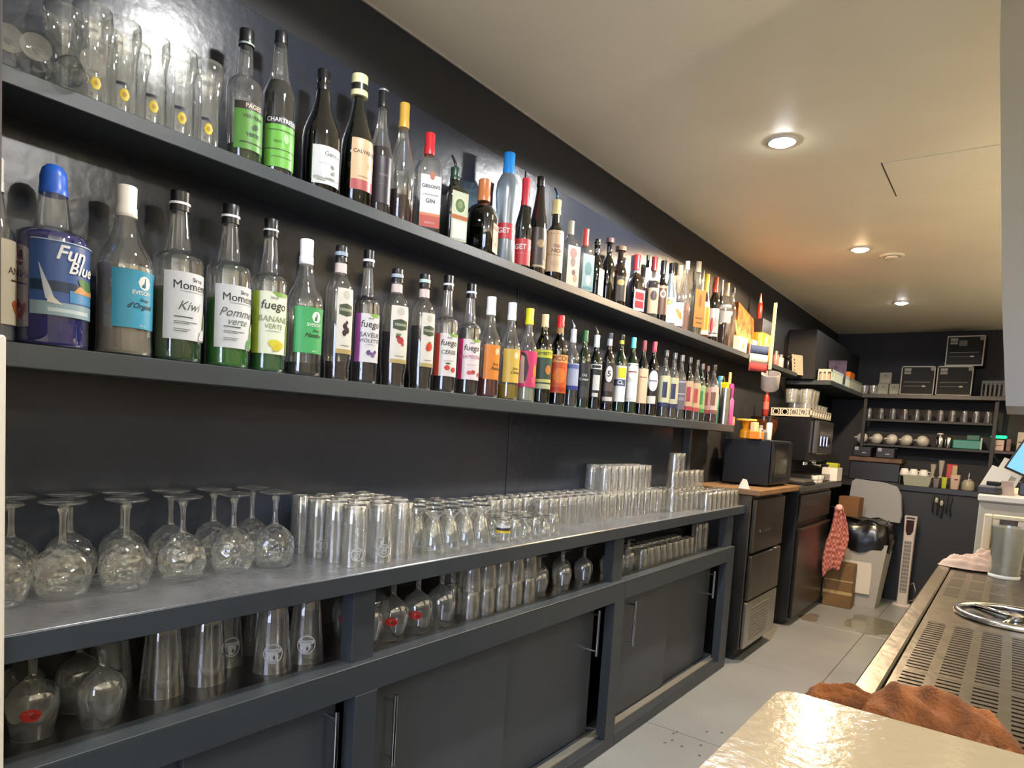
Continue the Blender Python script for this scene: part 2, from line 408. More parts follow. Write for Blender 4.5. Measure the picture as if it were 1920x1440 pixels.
# unseen uplighters added on the guests' side to brighten the ceiling
for i_, (x, y, z, c, e) in enumerate(UPS):
    t = thing('added_uplighter', 'added unseen floor uplighter on the guests side, %s' % ['in the near corner by the window', 'under the daylit window', 'second along the room', 'third along the room', 'at the far end'][i_], 'lamp', (x, y, 0), group='added floor uplighters')
    MB().solid([(.13, 0), (.13, .015), (.02, .025)], 24).obj('base', MATBLACK, t, True, 40); MB().tube([(0, 0, .02), (0, 0, z - .08)], .011, 10).obj('pole', MATBLACK, t, True, 40)
    MB().lathe([(.012, z - .09), (.05, z - .08), (.11, z - .01), (.115, z), (.108, z - .002), (.045, z - .07), (1e-4, z - .075)], 28).obj('bowl', mat('white_lamp_bowl', '#d8d4cc', .5), t, True)
downlight(0.694, 2.537, COOL, 'round white ceiling downlight with cool light, nearest of the row', 90)
downlight(0.69, 4.086, WARM, 'round ceiling downlight with warm orange light, middle of the row', 60)
downlight(0.70, 5.663, COOL, 'small cool ceiling downlight farthest along the aisle', 40)
for i, (x, y, c, e) in enumerate(DOWN):
    if i in (0, 1, 5, 6, 7):
        downlight(x, y, c, 'round ceiling downlight over %s' % ['the aisle behind', 'the near shelves', '', '', '', 'the rear seats, an added unseen lamp', 'the front seats, an unseen lamp', 'the far seats, an added unseen lamp'][i], 60)
t = thing('ceiling_vent', 'small round cream ceiling vent beside the warm downlight', 'vent', (0.815, 4.29, H))
MB().lathe([(0.065, 0), (0.06, -0.008), (0.045, -0.010), (0.04, -0.004), (0.0001, -0.004)], 24).obj('vent_ring', CEIL, t, True)
MB().solid([(0.03, -0.016), (0.034, -0.010), (0.03, -0.004)], 20).obj('vent_cap', CEIL, t, True)
#%%BACKBAR
# ============================================================ left back bar: wall shelves, worktop, cabinets
t = thing('wall_shelf', 'upper long slate-grey wall shelf holding spirit bottles', 'shelf', (0, 0, 1.7336), group='long wall shelves')
BB(0.012, 0.15, 0.33, 5.16, -0.028, 0, b=0.0015).obj('board', SHELFP, t)
t = thing('wall_shelf', 'lower long slate-grey wall shelf holding syrup bottles', 'shelf', (0, 0, 1.304), group='long wall shelves')
BB(0.012, 0.15, 0.33, 3.9, -0.040, 0, b=0.0015).obj('board', SHELFP, t)
BB(0.0, 0.04, 3.53, 3.56, -0.434, -0.04, b=0.002).obj('upright', SHELFP, t)
t = thing('worktop', 'long grey worktop crowded with upturned glasses', 'worktop', (0, 0, 0))
BB(0.012, 0.328, 0.31, 3.66, 0.828, 0.87, b=0.001).obj('board', TOPP, t); BB(0.3285, 0.334, 0.31, 3.66, 0.8285, 0.8695, b=0.001).obj('shaded_front_edge', CABP, t)  # front edge coloured darker for shade than the lit top board
ZR, ZRB, ZS = 0.6575, 0.585, 0.652
bays = [(0.31, 0.99, 1.055), (1.055, 2.225, 2.30), (2.30, 3.45, 3.55)]
bl = ['nearest grey base cabinet, with tall conical glasses on its open shelf', 'middle grey base cabinet, with stacked tumblers and red-marked goblets on its open shelf', 'farthest grey base cabinet, beside the steel fridge']
HB = {0: [(0.961, 0.543, 0.36)], 1: [(1.142, 0.529, 0.363), (2.19, 0.544, 0.384)], 2: [(2.454, 0.538, 0.366), (3.40, 0.527, 0.401)]}
def handle(parent, x, y, z0, z1):
    h = MB(); h.tube([(x, y, z0 - 0.018), (x, y, z1 + 0.018)], 0.0055, 10)
    h.tube([(x, y, z0), (x - 0.040, y, z0)], 0.0042, 8); h.tube([(x, y, z1), (x - 0.040, y, z1)], 0.0042, 8)
    h.obj('handle', CHROME, parent, True, 40)
for i, (a, b, c) in enumerate(bays):
    t = thing('base_cabinet', bl[i], 'cabinet', (0, 0, 0), group='grey base cabinets under the worktop')
    BB(0.0125, 0.33, a, c, 0.0, 0.05, b=0.002).obj('bottom_rail', CABP, t); BB(0.29, 0.33, a, c, ZRB, ZR - 0.004, b=0.001).obj('top_rail', CABP, t)
    BB(0.27, 0.3305, a, c, ZR - 0.004, ZR, b=0.0008).obj('shelf_lip', SHELFP, t)
    BB(0.29, 0.33, b, c, 0.05, ZRB, b=0.001).obj('stile', CABP, t)
    BB(0.27, 0.31, b, c, ZR, 0.828, b=0.001).obj('divider', CABP, t)
    BB(0.0125, 0.268, a, c, ZS - 0.02, ZS, b=0.001).obj('inner_shelf', INSIDE, t)
    B(0.0122, 0.02, a, c, ZS, 0.828).obj('back_panel', INSIDE, t)
    BB(0.268, 0.300, a, c, 0.05, 0.060, b=0.001).obj('bottom_track', mat('worn_track', '#6c6a62', 0.5), t)
    m_ = (a + b) / 2
    d1 = BB(0.250, 0.264, a + 0.002, m_ + 0.02, 0.055, ZRB + 0.02, b=0.001) if i != 0 else BB(0.232, 0.246, a + 0.002, m_ + 0.02, 0.055, ZRB + 0.02, b=0.001)
    d2 = BB(0.232, 0.246, m_ - 0.02, b - 0.001, 0.055, ZRB + 0.02, b=0.001) if i != 0 else BB(0.250, 0.264, m_ - 0.02, b - 0.001, 0.055, ZRB + 0.02, b=0.001)
    D1 = d1.obj('sliding_door', DOORP, t); D2 = d2.obj('sliding_door', DOORP, t)
    hs = HB[i]
    for hy, h1, h0 in hs:
        d = D1 if hy < m_ else D2
        handle(d, (0.264 if ((hy < m_) == (i != 0)) else 0.246) + 0.040, hy, h0 + 0.01, h1 - 0.01)
#%%BOTTLES
# ============================================================ bottles
PROF = {
 'syrup': [(.90, 0), (.98, .012), (1, .03), (1, .585), (.97, .61), (.86, .628), (.56, .645), (.50, .665), (.44, .74), (.36, .86), (.34, .90)],
 'eyg': [(.88, 0), (.98, .015), (1, .04), (.97, .10), (.97, .44), (1, .50), (.98, .55), (.84, .61), (.64, .66), (.48, .72), (.38, .79), (.34, .85)],
 'teis': [(.86, 0), (.90, .02), (.88, .10), (.97, .16), (1, .22), (1, .62), (.96, .68), (.82, .735), (.55, .775), (.40, .80), (.38, .90)],
 'bord': [(.90, 0), (.98, .01), (1, .03), (1, .60), (.97, .64), (.80, .70), (.52, .75), (.38, .79), (.34, .86), (.34, .965), (.38, .97), (.38, .99)],
 'chart': [(.92, 0), (1, .015), (1, .55), (.96, .58), (.80, .63), (.62, .69), (.46, .80), (.38, .90), (.38, .93)],
 'burg': [(.92, 0), (1, .015), (1, .44), (.96, .50), (.82, .57), (.60, .65), (.42, .74), (.34, .82), (.33, .95)],
 'cone': [(.96, 0), (1, .02), (1, .40), (.92, .50), (.74, .62), (.55, .74), (.42, .85), (.36, .95)],
 'gin': [(.95, 0), (1, .01), (1, .60), (.97, .66), (.80, .72), (.45, .76), (.33, .79), (.33, .86)],
 'squat': [(.95, 0), (1, .015), (1, .52), (.94, .58), (.70, .64), (.40, .68), (.32, .72), (.32, .88)],
 'get': [(.90, 0), (.96, .02), (.88, .25), (.84, .45), (.96, .58), (1, .66), (.90, .74), (.60, .80), (.40, .83), (.34, .90)],
 'deca': [(.94, 0), (1, .015), (1, .50), (.95, .58), (.72, .66), (.42, .72), (.36, .76), (.36, .92), (.46, .93), (.46, .95)],
 'rum': [(.95, 0), (1, .01), (1, .56), (.95, .60), (.70, .64), (.45, .67), (.42, .72), (.36, .88)],
}
def prof_r(prof, z):
    for (r0, z0), (r1, z1) in zip(prof, prof[1:]):
        if z0 <= z <= z1: return r0 + (r1 - r0) * (z - z0) / max(z1 - z0, 1e-6)
    return prof[-1][0]
def bottle(px, top, wd, prof='syrup', tint='clear', liquid=None, fill=0.4, cap=('#111111', .87, 1.0, 1.05), ring=None, lab=None, prints=(), neck=None,
           label='', x0=0.09, z0=1.304, sq=0, face=None, pourer=None, cat='bottle', name='bottle', group=None, lean=None, dome=False):
    y = solve_y(px, x0, z0); hgt = solve_z(top, x0, y) - z0; dep = proj((x0, y, z0 + 0.1))[2]; r = wd * dep / FPX / 2
    if pourer: hgt -= 0.035
    P = PROF[prof]; fc = math.atan2(-y, CAM[0] - x0) + (math.radians(20) if face is None else face)
    if sq: fc = face if face is not None else 0
    t = thing(name, label, cat, (x0, y, z0), fc, group)
    r_ = r / (1.0 if not sq else 1.12)
    pr = [(a * r_, b * hgt) for a, b in P]
    nseg = 32 if wd > 45 else 20
    body = MB(); body.lathe([(1e-5, 0.0)] + pr, nseg, sq=sq)
    bo = body.obj('glass_body', TINTS[tint], t, True, 50)
    if liquid:
        lp = [(max(a * r_ - 0.0028, 0.001), b * hgt) for a, b in P if b < fill]
        lp[0] = (lp[0][0], 0.005); rf = prof_r(P, fill) * r_ - 0.0028; lp.append((rf, fill * hgt))
        MB().solid(lp, nseg, sq=sq).obj('liquid', liquid_mat(liquid), t, True, 40)
    if cap:
        cc, c0, c1, cr = cap; rc = prof_r(P, min(max(c0 + 0.02, .85), P[-1][1])) * r_ * cr + 0.0008; a, b = c0 * hgt, c1 * hgt
        cp = [(rc, a), (rc, a + (b - a) * .30), (rc * .93, a + (b - a) * .34), (rc * .97, b - 0.002), (rc * .9, b)] if not dome else \
             [(rc * 1.05, a), (rc * 1.05, a + (b - a) * .2), (rc, a + (b - a) * .24), (rc, a + (b - a) * .6), (rc * .85, a + (b - a) * .85), (rc * .5, b)]
        MB().solid(cp, 20).obj('cap', mat('cap_plastic', cc, 0.35), t, True, 35)
        if ring: MB().lathe([(rc + .0006, a + (b - a) * ring[1]), (rc + .0006, a + (b - a) * ring[2])], 20).obj('cap_ring', mat('ring_plastic', ring[0], 0.35), t, True)
    if pourer:
        hp = (cap[2] if cap else 1) * hgt - .001; q = MB(); q.tube([(0, 0, hp), (0, 0, hgt + .012), (-.006, -.010, hgt + .035)], [.006, .0045, .003], 8)
        q.obj('pourer', mat('pourer', pourer, 0.3, 0.6 if pourer != '#222222' else 0), t, True)
    if neck:
        nc, n0, n1 = neck
        MB().lathe([(prof_r(P, n0) * r_ + .001, n0 * hgt), (prof_r(P, n1) * r_ + .001, n1 * hgt)], 20).obj('neck_label', paper(nc), t, True)
    if lab:
        col, l0, l1, ang = lab[:4]; a = math.radians(ang); z_0, z_1 = l0 * hgt, l1 * hgt
        if sq:
            hw = r_ * ang / 60.0; xx = r_ + 0.0006
            lo = BB(xx - .0004, xx + .0004, -hw, hw, z_0, z_1, b=.0001).obj('label', paper(col), t)
            place = lambda u, v, d: (xx + .0005 + d, u * 1.0, v)
            W = hw
        else:
            zs = [z_0 + (z_1 - z_0) * k / 6 for k in range(7)]
            lo = MB().lathe([(prof_r(P, z / hgt) * r_ + .0007, z) for z in zs], 28 if wd > 45 else 16, a0=-a, a1=a).obj('label', paper(col), t, True)
            def place(u, v, d):
                rr = prof_r(P, v / hgt) * r_ + .0009 + d; th = u / rr; return (rr * math.cos(th), rr * math.sin(th), v)
            W = a * r_
        its = []
        for it in prints:      # u in fractions of the half width, v in fractions of the label height
            V = lambda q: z_0 + (z_1 - z_0) * q
            k = it[0]
            if k == 't':
                vv_, _f = text_polys(it[2], it[3] * (z_1 - z_0), it[6] if len(it) > 6 else 0, (it[7] if len(it) > 7 else 0) * (z_1 - z_0)); wv = max(p[0] for p in vv_) - min(p[0] for p in vv_)
                if wv > 1.8 * W: q_ = 1.8 * W / wv; it = it[:3] + (it[3] * q_,) + (it[4] * .3,) + tuple(it[5:7]) + tuple(a_ * q_ for a_ in it[7:8])
            if k == 't': its.append(('t', it[1], it[2], it[3] * (z_1 - z_0), it[4] * W, V(it[5]), it[6] if len(it) > 6 else 0, (it[7] if len(it) > 7 else 0) * (z_1 - z_0)))
            elif k == 'r': its.append(('r', it[1], it[2] * W, it[3] * W, V(it[4]), V(it[5])))
            elif k == 'd': its.append(('d', it[1], it[2] * W, V(it[3]), it[4] * W, it[5] * (z_1 - z_0)) + tuple(it[6:7]))
            elif k == 'p': its.append(('p', it[1], [(u * W, V(q)) for u, q in it[2]]))
        for c_, q in flat_print(its, place).items():
            q.obj('label_print', paper(c_), lo)
    return t
LM = {}
def liquid_mat(c):
    if c in LM: return LM[c]
    col = lin(c)
    mt = bpy.data.materials.new('liquid'); mt.use_nodes = True; nt = mt.node_tree; b = nt.nodes['Principled BSDF']
    b.inputs['Base Color'].default_value = (*col, 1); b.inputs['Roughness'].default_value = 0.06
    b.inputs['Base Color'].default_value = (*[v * .5 for v in col], 1)
    out = nt.nodes['Material Output']; tr = nt.nodes.new('ShaderNodeBsdfTransparent'); s = max(max(col), 1e-3)
    tr.inputs[0].default_value = (*[min(1, (v / s) ** 0.9 * 0.6) for v in col], 1)
    mx = nt.nodes.new('ShaderNodeMixShader'); mx.inputs[0].default_value = 0.97 if s < .06 else 0.84
    b.inputs['Specular IOR Level'].default_value = .15
    nt.links.new(tr.outputs[0], mx.inputs[1]); nt.links.new(b.outputs[0], mx.inputs[2]); nt.links.new(mx.outputs[0], out.inputs[0])
    LM[c] = mt; return mt
ZM, ZU = 1.304, 1.7336
BLK = '#101012'
def moment_prints(l1, l2, fr):
    p = [('t', '#1b1b1d', 'Sirop', .085, .30, .90, 0, .002), ('t', '#151517', 'Moment', .175, .10, .80, 0, .0008), ('r', '#777777', -.4, .75, .715, .72),
         ('t', '#555a5a', l1, .19, -.05, .50 if not l2 else .56, .4)]
    if l2: p.append(('t', '#6a7a6a', l2, .16, -.05, .42, .4))
    p += [('r', '#555555', -.62, .10, .33, .345), ('r', '#666666', -.62, .30, .26, .27), ('r', '#777777', -.62, -.05, .235, .245), ('r', '#777777', -.62, .0, .15, .16), ('r', '#777777', -.62, -.1, .12, .13),
          ('p', fr[0], [(.66, .02), (1, .02), (1, .45), (.82, .42), (.68, .28)]), ('p', fr[1], [(.40, .02), (.80, .02), (.86, .12), (.70, .20), (.48, .14)]), ('d', fr[2], .92, .22, .14, .10)]
    return p
def fuego_prints(word, word2, side, fruit, tc='#444444'):
    p = [('r', side, -1, -.60, 0, 1), ('p', '#7fae4a', [(-.05, 1), (.9, 1), (.75, .93), (.2, .93)]), ('t', '#444444', 'SIROP', .05, .10, .90), ('t', '#2a2a2a', 'fuego', .20, .10, .78, .15, .002),
         ('t', tc, word, .13, .10, .56, .1, .001)]
    if word2: p.append(('t', tc, word2, .11, .10, .44, .1))
    p.append(('r', '#999999', -.25, .5, .365, .372))
    p += fruit; return p
def eyg_prints(c, l2, dark):
    return [('d', '#f2f4f0', .30, .80, .30, .12), ('p', c, [(.15, .72), (.22, .86), (.34, .90), (.30, .80), (.42, .76), (.32, .71)]), ('t', '#eef6ee', 'EYGUEBELLE' if False else 'EVESON', .095, .18, .62, 0, .002),
            ('t', dark, 'Sirop', .08, .28, .50, .4, .002), ('t', dark, l2, .13, .12, .39, .4, .003), ('t', '#e8f0e8', '100 cl', .05, .2, .05)]
# ---- lower shelf
G1 = 'syrup bottles on the lower wall shelf'
bottle(-10, 295, 66, 'eyg', liquid='#8e9096', fill=.55, cap=('#c8c4ba', .82, 1, 1.1), lab=('#d9cdb2', .10, .56, 75), face=math.radians(32), label='clear bottle with a cream label at the left edge of the lower shelf', group=G1,
       prints=[('d', '#8a3b36', .62, .84, .14, .10), ('t', '#f2ece0', 'U', .16, .62, .84, 0, .01), ('t', '#5a4236', 'ANIS', .12, .5, .64), ('r', '#5a4236', .2, .85, .52, .54), ('d', '#b4572f', .45, .22, .16, .09, .5), ('d', '#a8492c', .72, .28, .12, .07, -.4), ('d', '#c06a3c', .62, .14, .14, .05)])
bottle(97, 311, 118, 'syrup', liquid='#0c169a', fill=.62, cap=('#2a5fc8', .84, 1, 1.0), dome=True, ring=('#9fc0ee', .12, .2), lab=('#3b5c9c', .17, .57, 68), face=math.radians(33),
       label='large bottle of deep blue syrup with blue domed cap and sailing-boat label', group=G1,
       prints=[('r', '#16324f', -1, 1, .32, .46), ('r', '#4a93c8', -.1, 1, .20, .36), ('r', '#93aeb8', -1, 1, .0, .18), ('r', '#c9d8dc', -.6, .5, .05, .10), ('p', '#d79a55', [(-.02, .34), (.9, .33), (.72, .42), (.15, .44)]), ('d', '#3f7a3a', .40, .47, .30, .07, -.3),
               ('p', '#cfd9e2', [(-.82, .70), (-.50, .30), (-.42, .14), (-.66, .22)]), ('p', '#e8e4d6', [(-.60, .30), (-.28, .15), (-.62, .17)]), ('r', '#b8cde0', -1, 1, .985, 1.0),
               ('t', '#f4f4f2', 'Fun', .27, -.08, .84, .3, .012), ('t', '#f4f4f2', 'Blue', .23, .22, .66, .3, .010)])
bottle(232, 350, 96, 'eyg', liquid='#b9b1a1', fill=.53, cap=('#e6e0d6', .82, 1, 1.05), ring=('#cfc8bd', .02, .08), lab=('#39a3c9', .165, .50, 52), face=math.radians(26),
       label='syrup bottle with white cap, milky syrup and sky-blue square label', group=G1, prints=eyg_prints('#1f5f7c', "d'Orgeat", '#173846'))
bottle(330, 360, 86, 'syrup', liquid='#0d5a16', fill=.43, cap=(BLK, .885, 1, 1.15), ring=('#e8e8e8', .30, .42), lab=('#dfe2e6', .13, .52, 62), face=math.radians(30),
       label='clear syrup bottle half full of dark green, white label reading Kiwi', group=G1, prints=moment_prints('Kiwi', None, ('#8cab4a', '#dfe2e6', '#a8c060')))
bottle(424, 385, 78, 'syrup', liquid='#2f9a18', fill=.42, cap=(BLK, .885, 1, 1.15), ring=('#e8e8e8', .30, .42), lab=('#dfe2e4', .12, .50, 62), face=math.radians(28),
       label='clear syrup bottle with bright green syrup and white green-apple label', group=G1, prints=moment_prints('Pomme', 'verte', ('#cfe0a8', '#4f9a4a', '#4f9a4a')))
bottle(499, 412, 64, 'syrup', liquid='#2c7f3a', fill=.40, cap=(BLK, .885, 1, 1.15), ring=('#d8d8d8', .32, .42), lab=('#e9efd8', .12, .52, 70), face=math.radians(12),
       label='syrup bottle with lime-green bordered label showing yellow bananas', group=G1,
       prints=fuego_prints('BANANE', 'VERTE', '#a9c43a', [('d', '#e0d43a', .25, .16, .42, .07, -.2), ('d', '#d8c92c', .35, .12, .36, .05, .5), ('r', '#a9c43a', .86, 1, .0, .5)], '#8a9a6a'))
bottle(566, 450, 68, 'eyg', liquid='#20241f', fill=.10, cap=('#ececee', .82, 1, 1.05), ring=('#c9c9cc', .02, .08), lab=('#3fae62', .17, .50, 55), face=math.radians(24),
       label='almost empty syrup bottle with white cap and mint-green label', group=G1, prints=eyg_prints('#2a7a44', 'Menthe', '#0e3a1c'))
def teis_prints(fr):
    return [('d', '#c9c4b4', .0, .90, .45, .07), ('p', '#3a4a34', [(-.8, .74), (0, .77), (.8, .74), (.8, .60), (0, .57), (-.8, .60)]), ('t', '#c8d0b0', 'TEISSEIRE', .055, 0, .67, 0, .002)] + fr + [('r', '#6a6250', -.5, .5, .12, .13), ('r', '#b9a468', -1, 1, .0, .07)]
bottle(630, 462, 52, 'teis', liquid='#241018', fill=.14, cap=('#15161a', .885, 1, 1.1), ring=('#8a9aa8', .35, .6), neck=('#dccfcb', .80, .87), lab=('#e2ded2', .20, .68, 38), face=math.radians(30),
       label='round-shouldered syrup bottle with slim white label of blackcurrants', group=G1, prints=teis_prints([('d', '#2e1a26', -.1, .42, .28, .05), ('d', '#3a2030', .2, .36, .28, .05), ('d', '#2e1a26', -.15, .32, .28, .05), ('d', '#4a2a3a', .1, .48, .2, .03)]))
bottle(681, 470, 48, 'syrup', liquid='#120a18', fill=.66, cap=(BLK, .875, 1, 1.2), ring=('#d4d6da', .30, .45), lab=('#dcdce0', .16, .52, 66), face=math.radians(16),
       label='dark syrup bottle with purple-bordered violet label', group=G1, prints=fuego_prints('SAVEUR', 'VIOLETTE', '#a34ca6', [('d', '#6a4a8a', .0, .20, .18, .05, .6), ('d', '#7a5a98', .3, .16, .2, .05, -.5), ('d', '#55407a', .5, .22, .14, .04)], '#4a3a55'))
bottle(735, 505, 50, 'teis', liquid='#2a1118', fill=.46, cap=('#15161a', .885, 1, 1.1), ring=('#9aa8b4', .35, .6), neck=('#dccbc9', .80, .87), lab=('#e2ded2', .20, .68, 42), face=math.radians(24),
       label='round-shouldered syrup bottle with slim white label of pomegranate', group=G1, prints=teis_prints([('d', '#b8323a', .05, .40, .4, .06), ('d', '#8a2028', -.25, .46, .25, .04), ('d', '#c44a50', .3, .34, .2, .04), ('d', '#5a8a4a', -.2, .50, .3, .02)]))
bottle(786, 515, 46, 'teis', liquid='#1a0a0c', fill=.55, cap=('#15161a', .885, 1, 1.1), ring=('#a8c0b8', .35, .6), neck=('#e0cdc8', .80, .87), lab=('#e2ded2', .20, .66, 38), face=math.radians(34),
       label='round-shouldered syrup bottle with slim white label of one strawberry', group=G1, prints=teis_prints([('d', '#d2452f', .1, .38, .5, .08), ('d', '#c03a2a', -.1, .34, .35, .05), ('d', '#5a8a3a', .15, .46, .25, .015)]))
bottle(830, 517, 44, 'syrup', liquid='#1c0a0c', fill=.20, cap=(BLK, .875, 1, 1.2), ring=('#c8c8cc', .30, .45), lab=('#e8e2de', .14, .50, 70), face=math.radians(14),
       label='clear syrup bottle with red-bordered label of cherries', group=G1, prints=fuego_prints('CERISE', None, '#cf4636', [('d', '#c83a34', .0, .20, .22, .06), ('d', '#c83a34', .5, .16, .22, .06), ('d', '#3f6a3a', .05, .30, .2, .02)]))
bottle(873, 533, 43, 'syrup', liquid='#1a0810', fill=.60, cap=(BLK, .875, 1, 1.2), ring=('#c8d4dc', .30, .45), lab=('#ecdfe0', .14, .50, 70), face=math.radians(14),
       label='syrup bottle with pink-bordered label of raspberries', group=G1, prints=fuego_prints('FRAMBOISE', None, '#c22468', [('d', '#d2605c', -.05, .17, .2, .05), ('d', '#c84a4a', .25, .19, .2, .05), ('d', '#d0504c', .75, .14, .14, .05)], '#c07a90'))
bottle(911, 557, 44, 'eyg', liquid='#6a1210', fill=.20, cap=('#e4e6ea', .82, 1, 1.15), lab=('#e88a2c', .18, .52, 48), face=math.radians(26),
       label='white-capped syrup bottle with orange label and dark red remains', group=G1, prints=[('d', '#f2d8b0', .45, .82, .3, .10), ('t', '#4a2a10', 'Sirop', .10, .3, .45, .4, .004), ('t', '#3a1a08', 'Peche', .13, .3, .32, .4, .006)])
bottle(950, 568, 40, 'eyg', liquid='#b89a1c', fill=.16, cap=('#dfe0e4', .82, 1, 1.15), lab=('#e2bc52', .18, .52, 55), face=math.radians(22),
       label='white-capped syrup bottle with pale yellow label', group=G1, prints=[('d', '#f2e4b8', .35, .82, .28, .10), ('t', '#4a3a10', 'Sirop', .10, .3, .42, .4, .004), ('t', '#4a3a10', 'Citron', .12, .3, .30, .4, .006)])
bottle(983, 579, 37, 'eyg', liquid='#c9cbb8', fill=.20, cap=('#d6cf20', .83, 1, 1.2), lab=('#d8356c', .16, .54, 75), face=math.radians(10),
       label='yellow-capped bottle with pink and orange label of a face', group=G1, prints=[('p', '#e2b8ac', [(-1, .1), (-.6, .9), (-.2, .8), (.0, .5), (-.2, .1)]), ('p', '#2c2226', [(-.7, .98), (-.2, .92), (.05, .55), (-.1, .2), (-.3, .1), (-.2, .5), (-.35, .75)]), ('d', '#e8843a', .65, .45, .25, .2), ('d', '#e05a7a', .5, .2, .25, .1)])
bottle(1012, 590, 34, 'bord', 'black', cap=('#d8bf8e', .86, 1, 1.15), lab=('#2f4a38', .16, .60, 75), face=math.radians(12),
       label='dark bottle with beige cap and yellow-topped green label', group=G1, prints=[('r', '#c8c832', -1, 1, .80, 1), ('t', '#1e2a12', 'GAMBETTA', .11, 0, .9, 0, .01), ('r', '#c8c070', -.9, .9, .18, .26), ('d', '#c87a3a', .4, .5, .3, .12), ('r', '#b8b890', -.9, .9, .02, .14)])
bottle(1041, 592, 34, 'bord', 'black', cap=('#d8262e', .87, 1, 1.15), neck=('#b8864a', .80, .87), lab=('#cf5420', .14, .56, 75), face=math.radians(14),
       label='dark bottle with red cap and orange label', group=G1, prints=[('r', '#e8a860', -1, 1, .80, 1), ('t', '#7a1a10', 'PICON', .17, .1, .9, 0, .01), ('d', '#e87a2c', 0, .45, .6, .2), ('r', '#b83418', -.8, .8, .05, .15)])
bottle(1066, 600, 28, 'bord', cap=('#c8ccd2', .83, 1, 1.1), liquid='#3a4046', fill=.3, lab=('#a8b0c8', .22, .56, 75), face=math.radians(14), pourer='#9aa4ac', label='clear bottle with silver neck, steel pourer and blue-grey label', group=G1, prints=[('r', '#2c3a8a', -1, 1, 0, .16), ('r', '#5a6aa8', -1, 1, .8, .95)])
bottle(1088, 620, 27, 'bord', 'green', cap=('#1f5a30', .85, 1, 1.15), lab=('#23272a', .12, .58, 70), face=math.radians(14), label='green bottle with green cap and black arched label', group=G1, prints=[('t', '#c8c8c8', 'Old', .10, 0, .66, 0, .006), ('t', '#d8d8d8', 'Cream', .10, 0, .55, 0, .006), ('d', '#3a3c3e', 0, .2, .6, .16)])
bottle(1110, 612, 27, 'bord', 'dgreen', cap=('#d8d8d4', .84, 1, 1.1), pourer='#7a7468', lab=('#16181a', .16, .62, 70), face=math.radians(14), label='dark green bottle with white collar and curved steel pourer', group=G1, prints=[('r', '#d8d8d8', -.7, .7, .83, .97), ('r', '#16181a', -.55, .55, .86, .94), ('r', '#d2d2cc', -.35, .5, .22, .66), ('r', '#d2d2cc', -.35, .35, .03, .14)])
bottle(1134, 625, 25, 'bord', 'brown', cap=('#3a3e42', .93, 1, 1.15), neck=('#c9cdd0', .84, .93), lab=('#26201e', .10, .62, 70), face=math.radians(14), label='brown bottle with white oval emblem and yellow neck ring', group=G1, prints=[('d', '#dcd8d4', 0, .72, .5, .2), ('t', '#3a2a2a', '5', .2, 0, .72, 0, .01), ('r', '#c9c3bd', -.7, .7, .06, .16), ('r', '#5a4a48', -.6, .6, .3, .5)])
bottle(1156, 628, 25, 'bord', 'green', liquid='#7a8a20', fill=.5, cap=('#20221c', .93, 1, 1.15), neck=('#cfd04a', .88, .93), lab=('#d8dad8', .14, .60, 70), face=math.radians(14), label='yellow-green bottle with black cap and yellow square on its label', group=G1, prints=[('r', '#dcc82c', -.4, .8, .66, .95), ('r', '#3a4a6a', -1, .8, .44, .62), ('t', '#e8e8e8', 'CL', .15, 0, .53, 0, .01)])
def mart(c, d): return [('d', d, 0, .78, .7, .2), ('r', '#8a2a2a', -.6, .6, .76, .79), ('r', c, -.7, .7, .08, .5)]
bottle(1178, 633, 25, 'bord', 'green', liquid='#8a9870', fill=.5, cap=('#4aa8a8', .86, 1, 1.1), lab=('#c6cbc6', .16, .66, 66), face=math.radians(14), label='pale green bottle with turquoise cap and white oval label', group=G1, prints=mart('#d6d8d6', '#e2e0da'))
bottle(1198, 639, 23, 'bord', 'black', liquid='#3a1410', fill=.6, cap=('#6e2a34', .86, 1, 1.1), lab=('#d8b894', .16, .62, 60), face=math.radians(16), label='dark bottle with wine-red cap and cream pointed label', group=G1, prints=[('r', '#8a5a4a', -.6, .6, .74, .77)])
bottle(1217, 641, 24, 'bord', 'black', liquid='#2a0a10', fill=.6, cap=('#8a2a3c', .86, 1, 1.1), lab=('#241a1e', .16, .62, 66), face=math.radians(14), label='dark bottle with crimson cap and white oval label', group=G1, prints=[('d', '#dcdce0', 0, .68, .75, .30), ('r', '#7a6a72', -.6, .6, .66, .70), ('r', '#d0ccc0', -.7, .5, .02, .24)])
